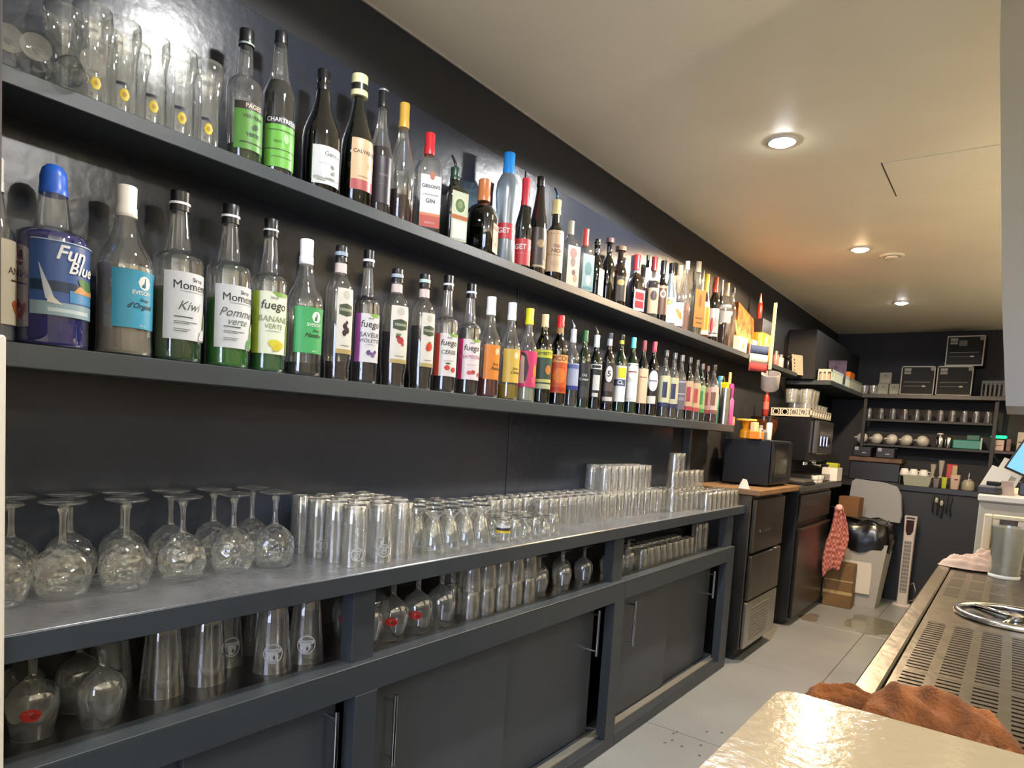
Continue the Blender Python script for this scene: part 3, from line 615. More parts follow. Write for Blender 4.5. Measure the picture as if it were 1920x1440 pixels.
for k, (bx, tp, wd, tint, cp, lc, l2, lb) in enumerate([
    (1240, 657, 22, 'clear', '#2c2e30', '#c2c09a', '#2a3050', 'clear bottle with dark cap and tall olive-yellow label beside the crimson-capped bottle'),
    (1256, 662, 22, 'clear', '#34363a', '#bcb998', '#2a3050', 'second clear bottle with olive-yellow label, navy band at its foot'),
    (1270, 666, 21, 'clear', '#55565a', '#6a6470', '#8a8492', 'clear bottle with grey-violet label lettered in white'),
    (1285, 670, 19, 'dgreen', '#2a2c2a', '#c8a888', '#a83a4a', 'slim green bottle with tan label and pink foot band'),
    (1299, 675, 18, 'clear', '#3a3c34', '#d0b088', '#b84a44', 'slim bottle with tan label next to the grass-green one'),
    (1309, 682, 17, 'green', '#5a5450', '#9ab87a', '#4a8a4a', 'slim bottle with grass-green label'),
    (1319, 686, 16, 'brown', '#4a2a28', '#a88478', '#8a3a3a', 'small brown bottle with dusky pink label'),
    (1331, 684, 22, 'clear', '#2c2a28', '#d8bcb0', '#8a5a50', 'stout bottle with pale pink rectangular label and red liquid')]):
    bottle(bx, tp, wd, 'bord', tint, liquid='#5a1a14' if k == 7 else ('#3a3a2a' if k < 3 else None), fill=.3, cap=(cp, .9, 1, 1.15), lab=(lc, .16, .62, 66), face=math.radians(14), label=lb, group=G1,
           prints=[('r', l2, -1, 1, 0, .14), ('r', l2, -.4, .3, .30, .80)] if k != 2 else [('r', '#c8c4cc', -.8, .8, .9, .93), ('r', l2, -.6, .6, .3, .4), ('r', '#c8c4cc', -.8, .8, .5, .53)])
# ---- upper shelf
G2 = 'spirit bottles on the upper wall shelf'
U = dict(z0=ZU, group=G2)
bottle(455, 58, 64, 'rum', liquid='#3c5a28', fill=.14, cap=('#1a1c1a', .885, 1, 1.15), ring=('#9aa4a0', .0, .12), lab=('#5c9a3c', .10, .44, 62), face=math.radians(30),
       label='broad clear bottle with green label under a brown band, beside yellow-dotted glasses', prints=[('r', '#2a2018', -1, 1, .84, 1.0), ('t', '#d8c8b0', 'PAGES', .13, 0, .92, 0, .004), ('t', '#3c4a24', 'VERVEINE', .11, 0, .70, 0, .002), ('d', '#2c4a20', .1, .50, .22, .06, .4), ('t', '#26441c', 'VERTE', .11, 0, .32, 0, .003), ('r', '#3c4a24', -.7, .7, .14, .16)], **U)
bottle(518, 62, 58, 'chart', liquid='#120f0c', fill=.66, cap=('#1a1a1c', .92, 1, 1.05), lab=('#6ab83c', .06, .40, 70), face=math.radians(20),
       label='tall dark liqueur bottle with bright green label and white-lettered black band', prints=[('r', '#14100e', -1, 1, .84, 1.0), ('t', '#ececec', 'CHARTREUSE', .13, 0, .92, 0, .004), ('r', '#2a3a20', -1, 1, .34, .355), ('d', '#a8d890', .15, .58, .16, .10), ('r', '#3a6a24', -.8, .8, .72, .735), ('t', '#2a4a18', 'VERTE', .06, -.3, .5), ('r', '#3a6a24', -.6, .6, .2, .21)], **U)
bottle(598, 133, 70, 'burg', 'black', cap=('#141416', .84, 1, 1.0), lab=('#cfd2d2', .06, .36, 50), face=math.radians(26),
       label='black sloping bottle with white botanical drawing label', prints=[('t', '#55585a', 'Genepi', .17, .25, .80, .1, .002), ('r', '#8a8c8a', -.6, .2, .54, .545), ('d', '#7a7f7a', .25, .48, .16, .05, -.5), ('d', '#8a8f84', .35, .32, .25, .05, .2), ('d', '#9aa094', -.55, .14, .4, .05, -.2), ('d', '#8a9086', .3, .16, .6, .03)], **U)
bottle(664, 143, 60, 'burg', 'dgreen', liquid='#0c0a06', fill=.6, cap=('#d4d09c', .84, 1, 1.5), ring=('#1c1c16', .25, .55), lab=('#cdae86', .12, .50, 52), face=math.radians(34),
       label='dark green bottle with cream cap and beige label with red foot', prints=[('r', '#a84848', -1, 1, 0, .2), ('t', '#4a3020', 'CALVADOS', .12, .0, .74, 0, .003), ('d', '#c08a3c', .35, .5, .2, .06), ('r', '#8a6a4a', -.5, .5, .26, .27)], **U)
bottle(708, 168, 44, 'burg', 'clear', liquid='#1c0a10', fill=.54, cap=('#1c1c20', .86, 1, 1.15), ring=('#7a7a80', .85, .95), lab=('#221620', .10, .46, 50), face=math.radians(20), label='clear-necked bottle of dark purple liqueur with dark label', prints=[('t', '#8a7a84', 'CREME', .07, 0, .6), ('r', '#5a4a54', -.5, .5, .4, .41)], **U)
bottle(748, 195, 48, 'burg', 'clear', liquid='#2c0c0c', fill=.28, cap=('#b8923c', .80, 1, 1.15), label='clear bottle one quarter full of dark red under a gold foil cap', **U)
bottle(797, 251, 52, 'gin', 'clear', cap=('#b8232c', .79, 1, 1.25), lab=('#dcdce2', .06, .56, 50), sq=6, face=math.radians(-30),
       label='square clear gin bottle with red cap and white label', prints=[('r', '#b03a28', -1, 1, 0, .22), ('r', '#c87848', -1, 1, .22, .27), ('d', '#a8603a', .1, 1.0, .28, .09), ('t', '#3a2834', "GIBSON'S", .155, 0, .78, 0, .004), ('t', '#4a4450', 'LONDON DRY', .05, 0, .62), ('t', '#3a3440', 'GIN', .11, 0, .50, 0, .002), ('t', '#e8c8c0', "GIBSON'S", .05, 0, .08)], **U)
bottle(846, 292, 50, 'gin', 'dgreen', liquid='#06140a', fill=.6, cap=('#1d3a2a', .84, 1, 1.15), pourer='#222222', lab=('#c8cdb4', .04, .66, 48), sq=6, face=math.radians(-14),
       label='square dark green bottle with pourer and cream circle label', prints=[('d', '#e2e2c0', 0, .72, .75, .17), ('d', '#5a7a4a', 0, .72, .62, .14), ('d', '#8a9a6a', 0, .74, .32, .08), ('r', '#b86838', -1, 1, .44, .52), ('r', '#dcdcd6', -.85, .85, .04, .40)], **U)
bottle(901, 338, 60, 'squat', 'black', cap=('#b87040', .72, 1, 1.35), lab=('#c8b49a', .05, .42, 32), sq=5, face=math.radians(20),
       label='squat square black bottle with copper cap and small beige label', prints=[('r', '#8a7060', -1, 1, .78, .93), ('r', '#7a4438', -.7, -.55, .15, .6), ('r', '#7a4438', .5, .65, .15, .6), ('d', '#9a5a48', 0, .3, .3, .06)], **U)
bottle(943, 288, 44, 'get', 'frost', cap=('#1f7fcc', .80, 1, 1.25), lab=('#c82c38', .22, .36, 75), face=math.radians(16),
       label='tall frosted bottle with bright blue cap and red band above a blue one', prints=[('t', '#f0f0f0', 'GET 27', .46, 0, .5, 0, .01)], **U)
bottle(976, 335, 32, 'burg', 'black', cap=('#c0303c', .66, 1, 1.35), lab=('#c83038', .06, .34, 75), face=math.radians(16),
       label='slim dark bottle with red cap and red label', prints=[('t', '#f0e8e8', 'GET 31', .30, 0, .68, 0, .01), ('r', '#e05058', -1, 1, .42, .46)], **U)
bottle(1003, 332, 36, 'cone', 'brown', liquid='#120603', fill=.6, cap=('#1c120e', .90, 1, 1.1), lab=('#3a2a1c', .08, .48, 60), face=math.radians(16), label='tall tapering brown bottle with dark label', prints=[('r', '#b09868', .5, .62, 0, .95), ('d', '#a88a5a', .1, .6, .4, .1), ('r', '#b0a080', -.6, .7, .02, .07)], **U)
bottle(1034, 352, 36, 'rum', 'brown', liquid='#2a0c06', fill=.7, cap=('#c8b880', .80, .97, 1.3), pourer='#3a5a64', lab=('#d8b48c', .12, .60, 62), face=math.radians(14), label='brown rum bottle with cream neck and large tan label', prints=[('t', '#6a3a2a', 'OLD', .10, .1, .62, 0, .003), ('t', '#5a2a20', 'NICK', .12, .1, .50, 0, .003), ('r', '#8a6a50', -.9, .9, .40, .41), ('d', '#c8a880', 0, .2, .5, .08)], **U)
bottle(1063, 415, 32, 'gin', 'clear', cap=('#b0a890', .80, 1, 1.2), lab=('#d0c0a0', .04, .62, 60), sq=6, face=math.radians(-20), label='clear square bottle with cork and bear-head label', prints=[('d', '#a85a50', -.1, .82, .6, .13), ('d', '#8a6a5c', -.1, .60, .42, .13), ('d', '#4a3a34', -.2, .62, .08, .03), ('d', '#6a4038', .1, .34, .3, .07), ('d', '#b09070', .4, .2, .3, .1)], **U)
bottle(1091, 430, 30, 'gin', 'clear', cap=('#c8504c', .74, 1, 1.3), lab=('#7a9490', .05, .60, 60), sq=6, face=math.radians(-20), label='clear square bottle with salmon cap and teal label', prints=[('d', '#3a6a6c', 0, .6, .6, .2), ('d', '#a8b8b0', .1, .3, .5, .14), ('r', '#4a7478', -.8, .8, .04, .12)], **U)
bottle(1113, 449, 28, 'deca', 'dgreen', cap=('#20221e', .90, 1, 1.3), neck=('#8a8c80', .77, .84), lab=('#a8ac90', .06, .50, 50), sq=4, face=math.radians(4), label='bulbous dark green bottle with framed grey label', prints=[('r', '#3a4030', -.75, .75, .10, .9), ('r', '#b0b498', -.6, .6, .16, .84)], **U)
bottle(1135, 447, 26, 'deca', 'black', cap=('#6a4a4a', .93, 1, 1.3), label='black bottle whose round stopper looks like a bowler hat', **U)
bottle(1156, 463, 30, 'deca', 'brown', liquid='#1a0c06', fill=.5, cap=('#6a5440', .93, 1, 1.5), label='brown bottle with wide wooden stopper', lab=('#2a1c10', .1, .5, 60), prints=[('d', '#b09050', .1, .75, .5, .12)], face=math.radians(14), **U)
bottle(1187, 478, 30, 'squat', 'brown', liquid='#3a0c08', fill=.5, cap=('#c82c34', .74, 1, 1.5), neck=('#e0dcd8', .69, .74), lab=('#e4dcd8', .05, .40, 58), sq=4, face=math.radians(-20), label='squat bottle with red cap and white-framed red label', prints=[('r', '#c02c30', -.85, .85, .12, .88), ('t', '#f0e4e0', 'Cointreau', .22, 0, .5, .2, .01)], **U)
bottle(1206, 479, 13, 'rum', 'clear', liquid='#6a1418', fill=.5, cap=('#1c2a20', .82, 1, 1.25), label='bottle with dark green cap and pink label behind the red-capped one', lab=('#b87880', .1, .5, 60), face=math.radians(14), z0=ZU, group=G2, x0=0.05)
bottle(1219, 482, 25, 'rum', 'clear', liquid='#1c0c08', fill=.62, cap=('#6a2024', .78, 1, 1.25), lab=('#b8a080', .1, .5, 50), face=math.radians(14), label='bottle with wine-red cap, dark contents and scalloped tan label', prints=[('d', '#3a2418', 0, .7, .6, .2)], **U)
bottle(1236, 489, 23, 'rum', 'black', cap=(BLK, .78, 1, 1.25), lab=('#5a3c28', .14, .60, 60), face=math.radians(14), label='black bottle with brown label and white ring emblem', prints=[('d', '#dcc8b8', 0, .70, .5, .13), ('d', '#5a3c28', 0, .70, .3, .08), ('r', '#c09060', -.9, .9, .9, .97)], **U)
bottle(1251, 494, 25, 'burg', 'frost', cap=('#121214', .84, 1, 1.25), lab=('#c8ccc8', .06, .45, 60), face=math.radians(14), label='frosted white bottle with black cap and pineapple emblem', prints=[('d', '#7a8a5a', -.2, .82, .5, .12), ('d', '#c8b85a', -.2, .8, .3, .08)], **U)
bottle(1267, 498, 22, 'burg', 'clear', liquid='#1c1a14', fill=.44, cap=('#c8a882', .86, 1, 1.15), lab=('#dcd4c4', .06, .42, 60), face=math.radians(14), label='clear bottle with tan stopper and white label with gold leaf', prints=[('d', '#c08a2c', .1, .5, .35, .25, .5)], **U)
bottle(1279, 490, 22, 'burg', 'clear', cap=('#d0ccc0', .88, 1, 1.1), liquid='#c08a78', fill=.40, label='clear bottle with pale pink contents and glass-topped neck', **U)
bottle(1299, 491, 26, 'rum', 'clear', cap=('#b8a890', .86, 1, 1.2), lab=('#b87a34', .12, .62, 66), sq=5, face=math.radians(-25), label='clear bottle with large burnt-orange label', prints=[('d', '#8a4f1c', 0, .7, .3, .18), ('r', '#6a4a2c', -.7, .7, .22, .26), ('r', '#6a4a2c', -.5, .6, .10, .14)], **U)
bottle(1308, 507, 9, 'burg', 'clear', cap=('#a89880', .88, 1, 1.2), label='thin clear bottle squeezed behind the burnt-orange label', z0=ZU, group=G2, x0=0.04)
bottle(1317, 514, 18, 'burg', 'amber', liquid='#d89a10', fill=.5, cap=('#c8a828', .72, 1, 1.2), lab=('#e0a018', .08, .58, 60), face=math.radians(14), label='slim amber bottle with yellow foil neck', prints=[('r', '#e8dcc0', -1, 1, .0, .14), ('d', '#e8dcc8', 0, .9, .7, .08)], **U)
bottle(1333, 520, 20, 'bord', 'brown', liquid='#3a1408', fill=.6, cap=('#a83a24', .76, 1, 1.2), neck=('#c87a50', .95, .99), lab=('#dcc8c0', .10, .52, 60), face=math.radians(14), label='brown bottle with brick-red neck and white label with red fruit', prints=[('d', '#c83c30', -.4, .4, .35, .28), ('d', '#d8b0a8', .4, .5, .4, .2), ('r', '#2a1c1c', -1, 1, .10, .13)], **U)
bottle(1344, 525, 10, 'bord', 'brown', liquid='#4a2c0c', fill=.6, cap=('#d0c8c8', .84, 1, 1.2), lab=('#dccfc8', .10, .55, 60), face=math.radians(14), label='brown bottle with white cap behind the brick-red one', z0=ZU, group=G2, x0=0.045)
bottle(1354, 531, 21, 'bord', 'clear', liquid='#4a2018', fill=.36, cap=('#c8ac7c', .80, 1, 1.2), neck=('#dcd8d0', .62, .66), lab=('#d0c8b8', .38, .56, 66), face=math.radians(14), label='clear bottle with cork-coloured neck and brown remains', **U)
bottle(1366, 540, 16, 'bord', 'clear', cap=('#4a4a48', .92, 1, 1.1), label='thin clear bottle last in the row, beside the orange bag', z0=ZU, group=G2, x0=0.10)
#%%GLASSES
# ============================================================ glassware
MESH = {}
def lathe_mesh(key, prof, mt, n=24, ang=60, extra=None):
    if key not in MESH:
        mb = MB(); mb.lathe(prof, n)
        if extra: mb.lathe(extra, n)
        MESH[key] = mb.mesh(key, mt, True, ang)
    return MESH[key]
def glass_obj(name, me, loc, label, group, cat='glass', sc_=1.0, rz=None):
    o = put(name, me, None, loc); tag(o, label, cat, group)
    o.scale = (sc_, sc_, sc_) if not isinstance(sc_, tuple) else sc_
    o.rotation_euler = (0, 0, R.uniform(0, 6.28) if rz is None else rz); return o
# upturned balloon goblet: rim down, foot up
GOB0 = [(0.0355, 0.0), (0.0425, 0.012), (0.0475, 0.030), (0.0480, 0.045), (0.0440, 0.062), (0.0340, 0.078), (0.0200, 0.089), (0.0085, 0.096), (0.0062, 0.104), (0.0055, 0.125), (0.0062, 0.145), (0.0100, 0.156), (0.0220, 0.1625), (0.0375, 0.1655), (0.0390, 0.1672), (0.0375, 0.169), (0.001, 0.169)]
GOB = [(r * .95, z) for r, z in GOB0]
front = [(135, 1128), (243, 1105), (345, 1088), (436, 1063), (511, 1053)]
n_ = 0
def goblet(P, label):
    t = thing('goblet', label, 'glass', (P[0], P[1], 0.8705), R.uniform(0, 6), 'upturned stemmed goblets on the worktop')
    put('bowl', lathe_mesh('goblet_bowl', GOB[:8], CRYSTAL, 28), t)
    put('stem', lathe_mesh('goblet_stem', GOB[7:12], CLEAR, 12), t)
    put('foot', lathe_mesh('goblet_foot', GOB[11:], CLEAR, 28), t)
for k, (x, y) in enumerate([(.155, .368), (.155, .462), (.158, .566), (.156, .673), (.152, .785), (.152, .885)]):
    goblet((x, y, 0), 'upturned cut-crystal goblet, front row, %s from the left' % ORD[k])
for k, y in enumerate([.415, .508, .602, .697, .792, .886]):
    goblet((.058, y, 0), 'upturned cut-crystal goblet against the wall, %s from the left' % ORD[k])
# straight tumblers, upturned: thick base at top
def tumbler_mesh(key, rb, rt, h, mt=TUMB, thick=0.008, n=22):
    # rim (rb) on the shelf at z=0, base (rt) up at z=h
    return lathe_mesh(key, [(rb - .0012, .001), (rb, 0), (rb, .002), (rt + (rb - rt) * .3, h * .7), (rt, h - .004), (rt - .003, h), (rt * .5, h - .002), (1e-4, h - .002)], mt, n,
                      extra=[(rt - .0022, h - .03), (rt - .003, h - thick - .002), (rt * .7, h - thick), (1e-4, h - thick)])
TALL = tumbler_mesh('highball', .0315, .0290, .142)
STRT = tumbler_mesh('straight_tumbler', .0300, .0285, .112)
def logo_items(r, z, kind):
    WH = '#aeb2b4'
    if kind == 0: return [('ring', WH, 0, z, .0165, .0035), ('t', WH, '8', .026, 0, z - .001, .2, .0012), ('r', WH, -.011, .011, z + .007, z + .010)]
    return [('ring', WH, 0, z, .021, .0022), ('p', WH, [(-.017, z + .010), (.017, z + .010), (.017, z + .002), (-.017, z + .002)]), ('p', WH, [(-.010, z + .010), (.008, z + .010), (.010, z - .004), (.004, z - .017), (-.008, z - .017)]), ('t', '#4a4e52', 'BRASSERIE', .0052, 0, z + .006), ('d', '#3a3d40', .002, z - .008, .003, .006)]
def add_logo(o, r, z, ang, kind, rtop=None, h=.14):
    def place(u, v, d):
        rr = (r if rtop is None else r + (rtop - r) * v / h) + .0005 + d; th = u / rr + ang; return (rr * math.cos(th), rr * math.sin(th), v)
    for c, q in flat_print(logo_items(r, z, kind), place).items():
        q.obj('printed_logo', paper(c), o)
GT = 'upturned tall glasses in rows on the worktop'
rows = [0.252, 0.187, 0.122, 0.057]
RN = ['front row', 'second row', 'third row', 'wall row']
for ri, x in enumerate(rows):
    ys_ = [1.028 + 0.066 * k for k in range(4)]
    if ri == 0: ys_ = [1.029, 1.112, 1.183]
    for k, y in enumerate(ys_):
        o = glass_obj('highball_glass', TALL, (x + R.uniform(-.001, .001), y + R.uniform(-.001, .001), .8705), 'upturned tall straight glass, %s, %s from the goblets' % (RN[ri], ORD[k]), GT, rz=0)
        if (ri, k) in ((0, 0), (0, 1), (2, 0), (1, 2)):
            add_logo(o, .0312, .030, math.atan2(-y, 1.2) + math.radians(20), 0)
            o['label'] = 'upturned tall glass with white round print, %s, %s from the goblets' % (RN[ri], ORD[k])
# footed juice glasses: narrow waist, thick foot (upturned)
FOOTED = lathe_mesh('footed_glass', [(.030, 0), (.031, .002), (.0295, .030), (.025, .055), (.016, .078), (.011, .088), (.014, .096), (.024, .104), (.0265, .110), (.0255, .116), (1e-4, .116)], CLEAR, 22)
SHOT = lathe_mesh('shot_glass', [(.022, 0), (.023, .002), (.021, .045), (.019, .062), (.0175, .066), (1e-4, .065)], CLEAR, 18, extra=[(.019, .045), (.0165, .050), (1e-4, .050)])
LIQ = lathe_mesh('liqueur_glass', [(.024, 0), (.025, .002), (.026, .020), (.020, .036), (.008, .046), (.006, .058), (.018, .066), (.024, .068), (.001, .0695)], CLEAR, 18)
for ri, x in enumerate([0.262, 0.197, 0.132]):
    for k in range(5 if ri else 4):
        y = 1.289 + 0.066 * k
        if y > 1.57: continue
        glass_obj('footed_glass', FOOTED, (x, y, .8705), 'upturned waisted juice glass, %s, %s from the tall glasses' % (RN[ri], ORD[k]), 'upturned waisted juice glasses on the worktop')
for ri, x in enumerate([0.060]):
    for k in range(4):
        y = 1.315 + 0.066 * k
        glass_obj('tumbler', STRT, (x, y, .8705), 'upturned plain tumbler by the wall behind the waisted glasses, %s along' % ORD[k], 'upturned plain tumblers by the wall')
# a measuring glass with a yellow band
t = thing('measuring_glass', 'small measuring glass with yellow and black bands at the worktop edge', 'glass', (0.268, 1.585, .8705))
put('glass_body', SHOT, t)
MB().lathe([(.0222, .030), (.0218, .036)], 18).obj('yellow_band', paper('#e0c020'), t, True); MB().lathe([(.0216, .038), (.0212, .044)], 18).obj('black_band', paper('#22252a'), t, True)
MB().lathe([(.0211, .045), (.0206, .053)], 18).obj('white_band', paper('#d8d8d8'), t, True)
GL = 'small upturned liqueur and shot glasses'
for ri, x in enumerate([0.270, 0.218, 0.166]):
    for k in range(5):
        y = 1.585 + 0.054 * k + (.055 if ri == 0 else .02)
        glass_obj('liqueur_glass', LIQ if (k + ri) % 2 else SHOT, (x, y, .8705), 'small upturned %s glass, %s, %s from the measuring glass' % (['shot', 'liqueur'][(k + ri) % 2], RN[ri], ORD[k]), GL)
# straight tumbler block y 1.70-3.5
GS = 'upturned straight tumblers packed on the worktop'
STR2 = tumbler_mesh('slim_tumbler', .0290, .0275, .104)
STR3 = tumbler_mesh('short_tumbler', .0310, .0290, .088)
cnt = 0
for ri, x in enumerate([0.175, 0.113, 0.051]):
    y = (1.92, 1.60, 1.60)[ri]; k = 0
    while y < 3.60:
        me = STR2 if y < 2.95 else STR3
        xo = x + (0.05 if y > 2.9 and ri == 0 else 0)
        glass_obj('tumbler', me, (xo, y, .8705), 'upturned straight tumbler, %s of the packed block, %s counted towards the fridge' % (['front row', 'second row', 'wall row'][ri], ORD[k]), GS)
        k += 1; y += 0.0625
for k in range(7):
    y = 3.18 + .065 * k
    if y < 3.62: glass_obj('tumbler', STR3, (0.290, y, .8705), 'upturned short tumbler at the far worktop edge, %s counted towards the fridge' % ORD[k], 'short tumblers at the far worktop edge')
# second layer
k = 0
for i in range(7):
    for ri, x in enumerate([0.113, 0.051]):
        y = 2.47 + 0.064 * i
        glass_obj('tumbler', STR2, (x, y, .8705 + .1045), 'tumbler stacked on top of the packed tumblers, %s row, %s along' % (['outer', 'wall'][ri], ORD[i]), 'tumblers stacked in a second layer'); k += 1
for i in range(6):
    y = 3.17 + 0.068 * i
    glass_obj('tumbler', STR3, (0.113, y, .8705 + .0885), 'short tumbler in the second layer near the fridge, %s along' % ORD[i], 'short tumblers in a second layer', )
for i in range(2):
    glass_obj('tumbler', STR3, (0.113, 3.172 + .068 * i, .8705 + .177), 'short tumbler on a third layer near the fridge, %s one' % ORD[i], 'short tumblers on the third layer')
# open shelf, near bay
CONE = tumbler_mesh('conical_pint', .0410, .0290, .150, n=26)
GC = 'tall conical glasses upturned on the near open shelf'
for k, (gx, gy, lg, ds) in enumerate([(.172, .632, 0, 'nearest the shelf edge, in front of the middle'), (.172, .722, 0, 'right of the nearest one'), (.08, .575, 0, 'left of the nearest one, farther in'), (.105, .80, 1, 'deep in the shelf with half-hidden round print'), (.205, .855, 1, 'at the edge with the clearest round print'), (.205, .942, 1, 'beside the divider with a round print'), (.078, .705, 0, 'deep in the shelf without print'), (.09, .90, 0, 'deep in the corner by the divider')]):
    o = glass_obj('conical_glass', CONE, (gx, gy, ZS + .0005), 'upturned conical beer glass %s' % ds, GC, rz=0)
    if lg: add_logo(o, .041, .045, math.atan2(-gy, 1.25) + (.45 if k == 3 else .05), 1, .029, .15)
TUL = [(.0295, .001), (.0305, 0), (.0325, .012), (.037, .034), (.039, .052), (.0375, .070), (.029, .086), (.014, .097), (.007, .104), (.0062, .112), (.0075, .136), (.016, .143), (.033, .148), (.034, .150), (.0001, .151)]
TULM = lathe_mesh('tulip_glass', TUL, DUSTY, 24)
def tulip(x, y, label, red=True, s=1.0):
    t = thing('beer_goblet', label, 'glass', (x, y, ZS + .0005), R.uniform(0, 6), 'stemmed beer goblets on the open shelves')
    t.scale = (s, s, s); put('glass_body', TULM, t)
    if red:
        a = math.atan2(-y, 1.2) - t.rotation_euler[2]
        pl_ = lambda u, v, d: ((.0396 - abs(v - .052) * .12 + d) * math.cos(a + u / .0396), (.0396 - abs(v - .052) * .12 + d) * math.sin(a + u / .0396), v)
        for c_, q in flat_print([('d', '#a02820', -.002, .048, .016, .011), ('d', '#7a1c18', .004, .046, .007, .005)], pl_).items(): q.obj('red_emblem', mat('red_enamel', c_, 0.3), t)
for k, (x, y, rd, ds) in enumerate([(.20, .405, True, 'in the dark left corner, nearest'), (.11, .415, False, 'in the dark left corner, behind'), (.14, .497, False, 'standing deep in the near shelf'), (.228, .500, False, 'near the conical glasses')]):
    tulip(x, y, 'dim stemmed beer goblet %s' % ds, rd)
for k, (x, y, ds) in enumerate([(.222, 1.105, 'first right of the divider'), (.222, 1.195, 'second right of the divider'), (.222, 1.285, 'third right of the divider'), (.13, 1.125, 'behind the first, in shade'), (.13, 1.215, 'behind the second, in shade'), (.222, 1.378, 'fourth right of the divider, large and round')]):
    tulip(x, y, 'stemmed beer goblet with red emblem, %s' % ds if k < 5 else 'large round-bowled goblet, %s' % ds, k < 5, 1.08)
STK = tumbler_mesh('stack_tumbler', .0300, .0270, .078, TUMB)
for i in range(5):
    for ri, x in enumerate([.235, .165]):
        for l in range(2):
            glass_obj('tumbler', STK, (x, 1.49 + .072 * i, ZS + .0005 + .0785 * l), '%s tumbler of the two-high stack, %s, %s from the red goblets' % (['lower', 'upper'][l], ['shelf edge', 'behind the edge'][ri], ORD[i]), 'two-high stacks of tumblers on the open shelf')
for i in range(5):
    tulip(.215 - .05 * (i % 2), 1.87 + .075 * i, 'plain stemmed goblet right of the stacked tumblers, %s along' % ORD[i], False, .92)
for i in range(3):
    tulip(.215, 2.36 + .085 * i, 'plain goblet on the far open shelf, %s from the divider' % ORD[i], i == 0, .85)
for i in range(9):
    for ri, x in enumerate([.23, .16]):
        glass_obj('tumbler', STK, (x, 2.63 + .066 * i, ZS + .0005), 'low tumbler on the far open shelf, %s, %s along' % (['edge row', 'inner row'][ri], ORD[i]), 'low tumblers on the far open shelf')
for i in range(2):
    glass_obj('tumbler', TALL, (.22, 3.28 + .08 * i, ZS + .0005), 'tall glass at the end of the far open shelf, %s' % ['left one', 'right one'][i], 'tall glasses at the end of the far shelf', sc_=.95)
# upper shelf: flared pastis glasses with yellow dots
PAST = lathe_mesh('flared_glass', [(1e-4, .003), (.024, .003), (.025, 0), (.0255, .004), (.0245, .05), (.024, .090), (.028, .120), (.032, .140), (.031, .165), (.0305, .166), (.030, .160)], DUSTY, 24)
for k, (px, x0, tp) in enumerate([(176, .105, 1), (230, .105, 1), (285, .105, 1), (338, .105, 1), (388, .105, 1), (122, .055, 0), (196, .045, 0), (250, .045, 0)]):
    y = solve_y(px - 4, x0, ZU)
    o = glass_obj('flared_glass', PAST, (x0, y, ZU + .0005), 'flared water glass with yellow dot, %s from the left on the upper shelf' % ORD[k] if k < 5 else 'plain flared water glass behind the dotted ones, %s from the left' % ORD[k - 5], 'flared water glasses on the upper shelf', rz=0, sc_=(1, 1, 1.0 - .0 * k))
    if k < 5:
        a = math.atan2(-y, 1.36)
        def place(u, v, d, a=a): return (.0262 * math.cos(a + u / .0262) + d, .0262 * math.sin(a + u / .0262), v)
        for c, q in flat_print([('d', '#e2c82c', .006, .034, .0085, .011), ('d', '#b8901c', .006, .034, .004, .005), ('r', '#2a2c3c', -.008, .012, .050, .055)], place).items(): q.obj('printed_dot', paper(c), o)
for k, (px, x0) in enumerate([(62, .10), (112, .125), (2, .09)]):
    y = solve_y(px, x0, ZU + .05)
    o = put('stem_glass', TULM, None, (x0, y, ZU + .0245)); tag(o, ['tipped-over stem glass beside the flared glasses', 'small tipped-over stem glass at the shelf edge', 'stem glass lying at the left end of the upper shelf'][k], 'glass', 'tipped stem glasses')
    o.rotation_euler = (math.radians(88), 0, math.radians((75, 100, 80)[k])); o.scale = (.62,) * 3
#%%FAR
# ============================================================ end of the shelves: bags, flag, small things
def ybox(px0, py0, px1, py1, Y, dep, ref=None):
    """box whose near face at depth Y covers the given picture rectangle"""
    a = AY((px0 + px1) / 2, py0, Y); b = AY((px0 + px1) / 2, py1, Y); l = AY(px0, (py0 + py1) / 2, Y); r = AY(px1, (py0 + py1) / 2, Y)
    return l[0], r[0], Y, Y + dep, b[2], a[2]
def onshelf(px, x, z): return solve_y(px, x, z)
# orange bag and carton on upper shelf
y = onshelf(1392, .09, ZU)
t = thing('snack_bag', 'orange and brown patterned paper bag leaning on the upper shelf', 'bag', (.066, y, ZU))
hb = solve_z(572, .09, y) - ZU
bg = MB(); bg.add([(-.045, -.20, 0), (.045, -.20, 0), (.045, .16, 0), (-.045, .16, 0), (-.020, -.10, hb), (.01, -.10, hb), (.02, .17, hb * .80), (-.015, .17, hb * .80)], [(0, 3, 2, 1), (4, 5, 6, 7), (0, 1, 5, 4), (1, 2, 6, 5), (2, 3, 7, 6), (3, 0, 4, 7)])
bg.obj('paper_bag', mat('bamboo_print', '#a8621e', 0.6, noise=0.5, nscale=30, c2='#5c2c10'), t)
for k in range(9):
    z = .02 + .025 * (k % 3); yy = -.16 + .034 * k
    MB().tube([(.052 - z * .25, yy, z + .02), (.052 - (z + .17) * .22, yy + .012, z + .17)], .009, 6).obj('bread_stick', mat('pale_cane', '#b8904c', 0.6), t, True)
y = onshelf(1385, .125, ZU)
t = thing('lemon_carton', 'small white carton with lemon print on the upper shelf', 'carton', (.130, y, ZU), 0)
BB(-.018, .018, -.07, .07, 0, .085, b=.002).obj('carton', mat('carton_cream', '#dccdb0', .5), t)
MB().prism([(-.018, -.07), (.018, -.07), (.018, .07), (-.018, .07)], .085, .088).obj('carton_top', mat('carton_yellow', '#dcb83c', .5), t)
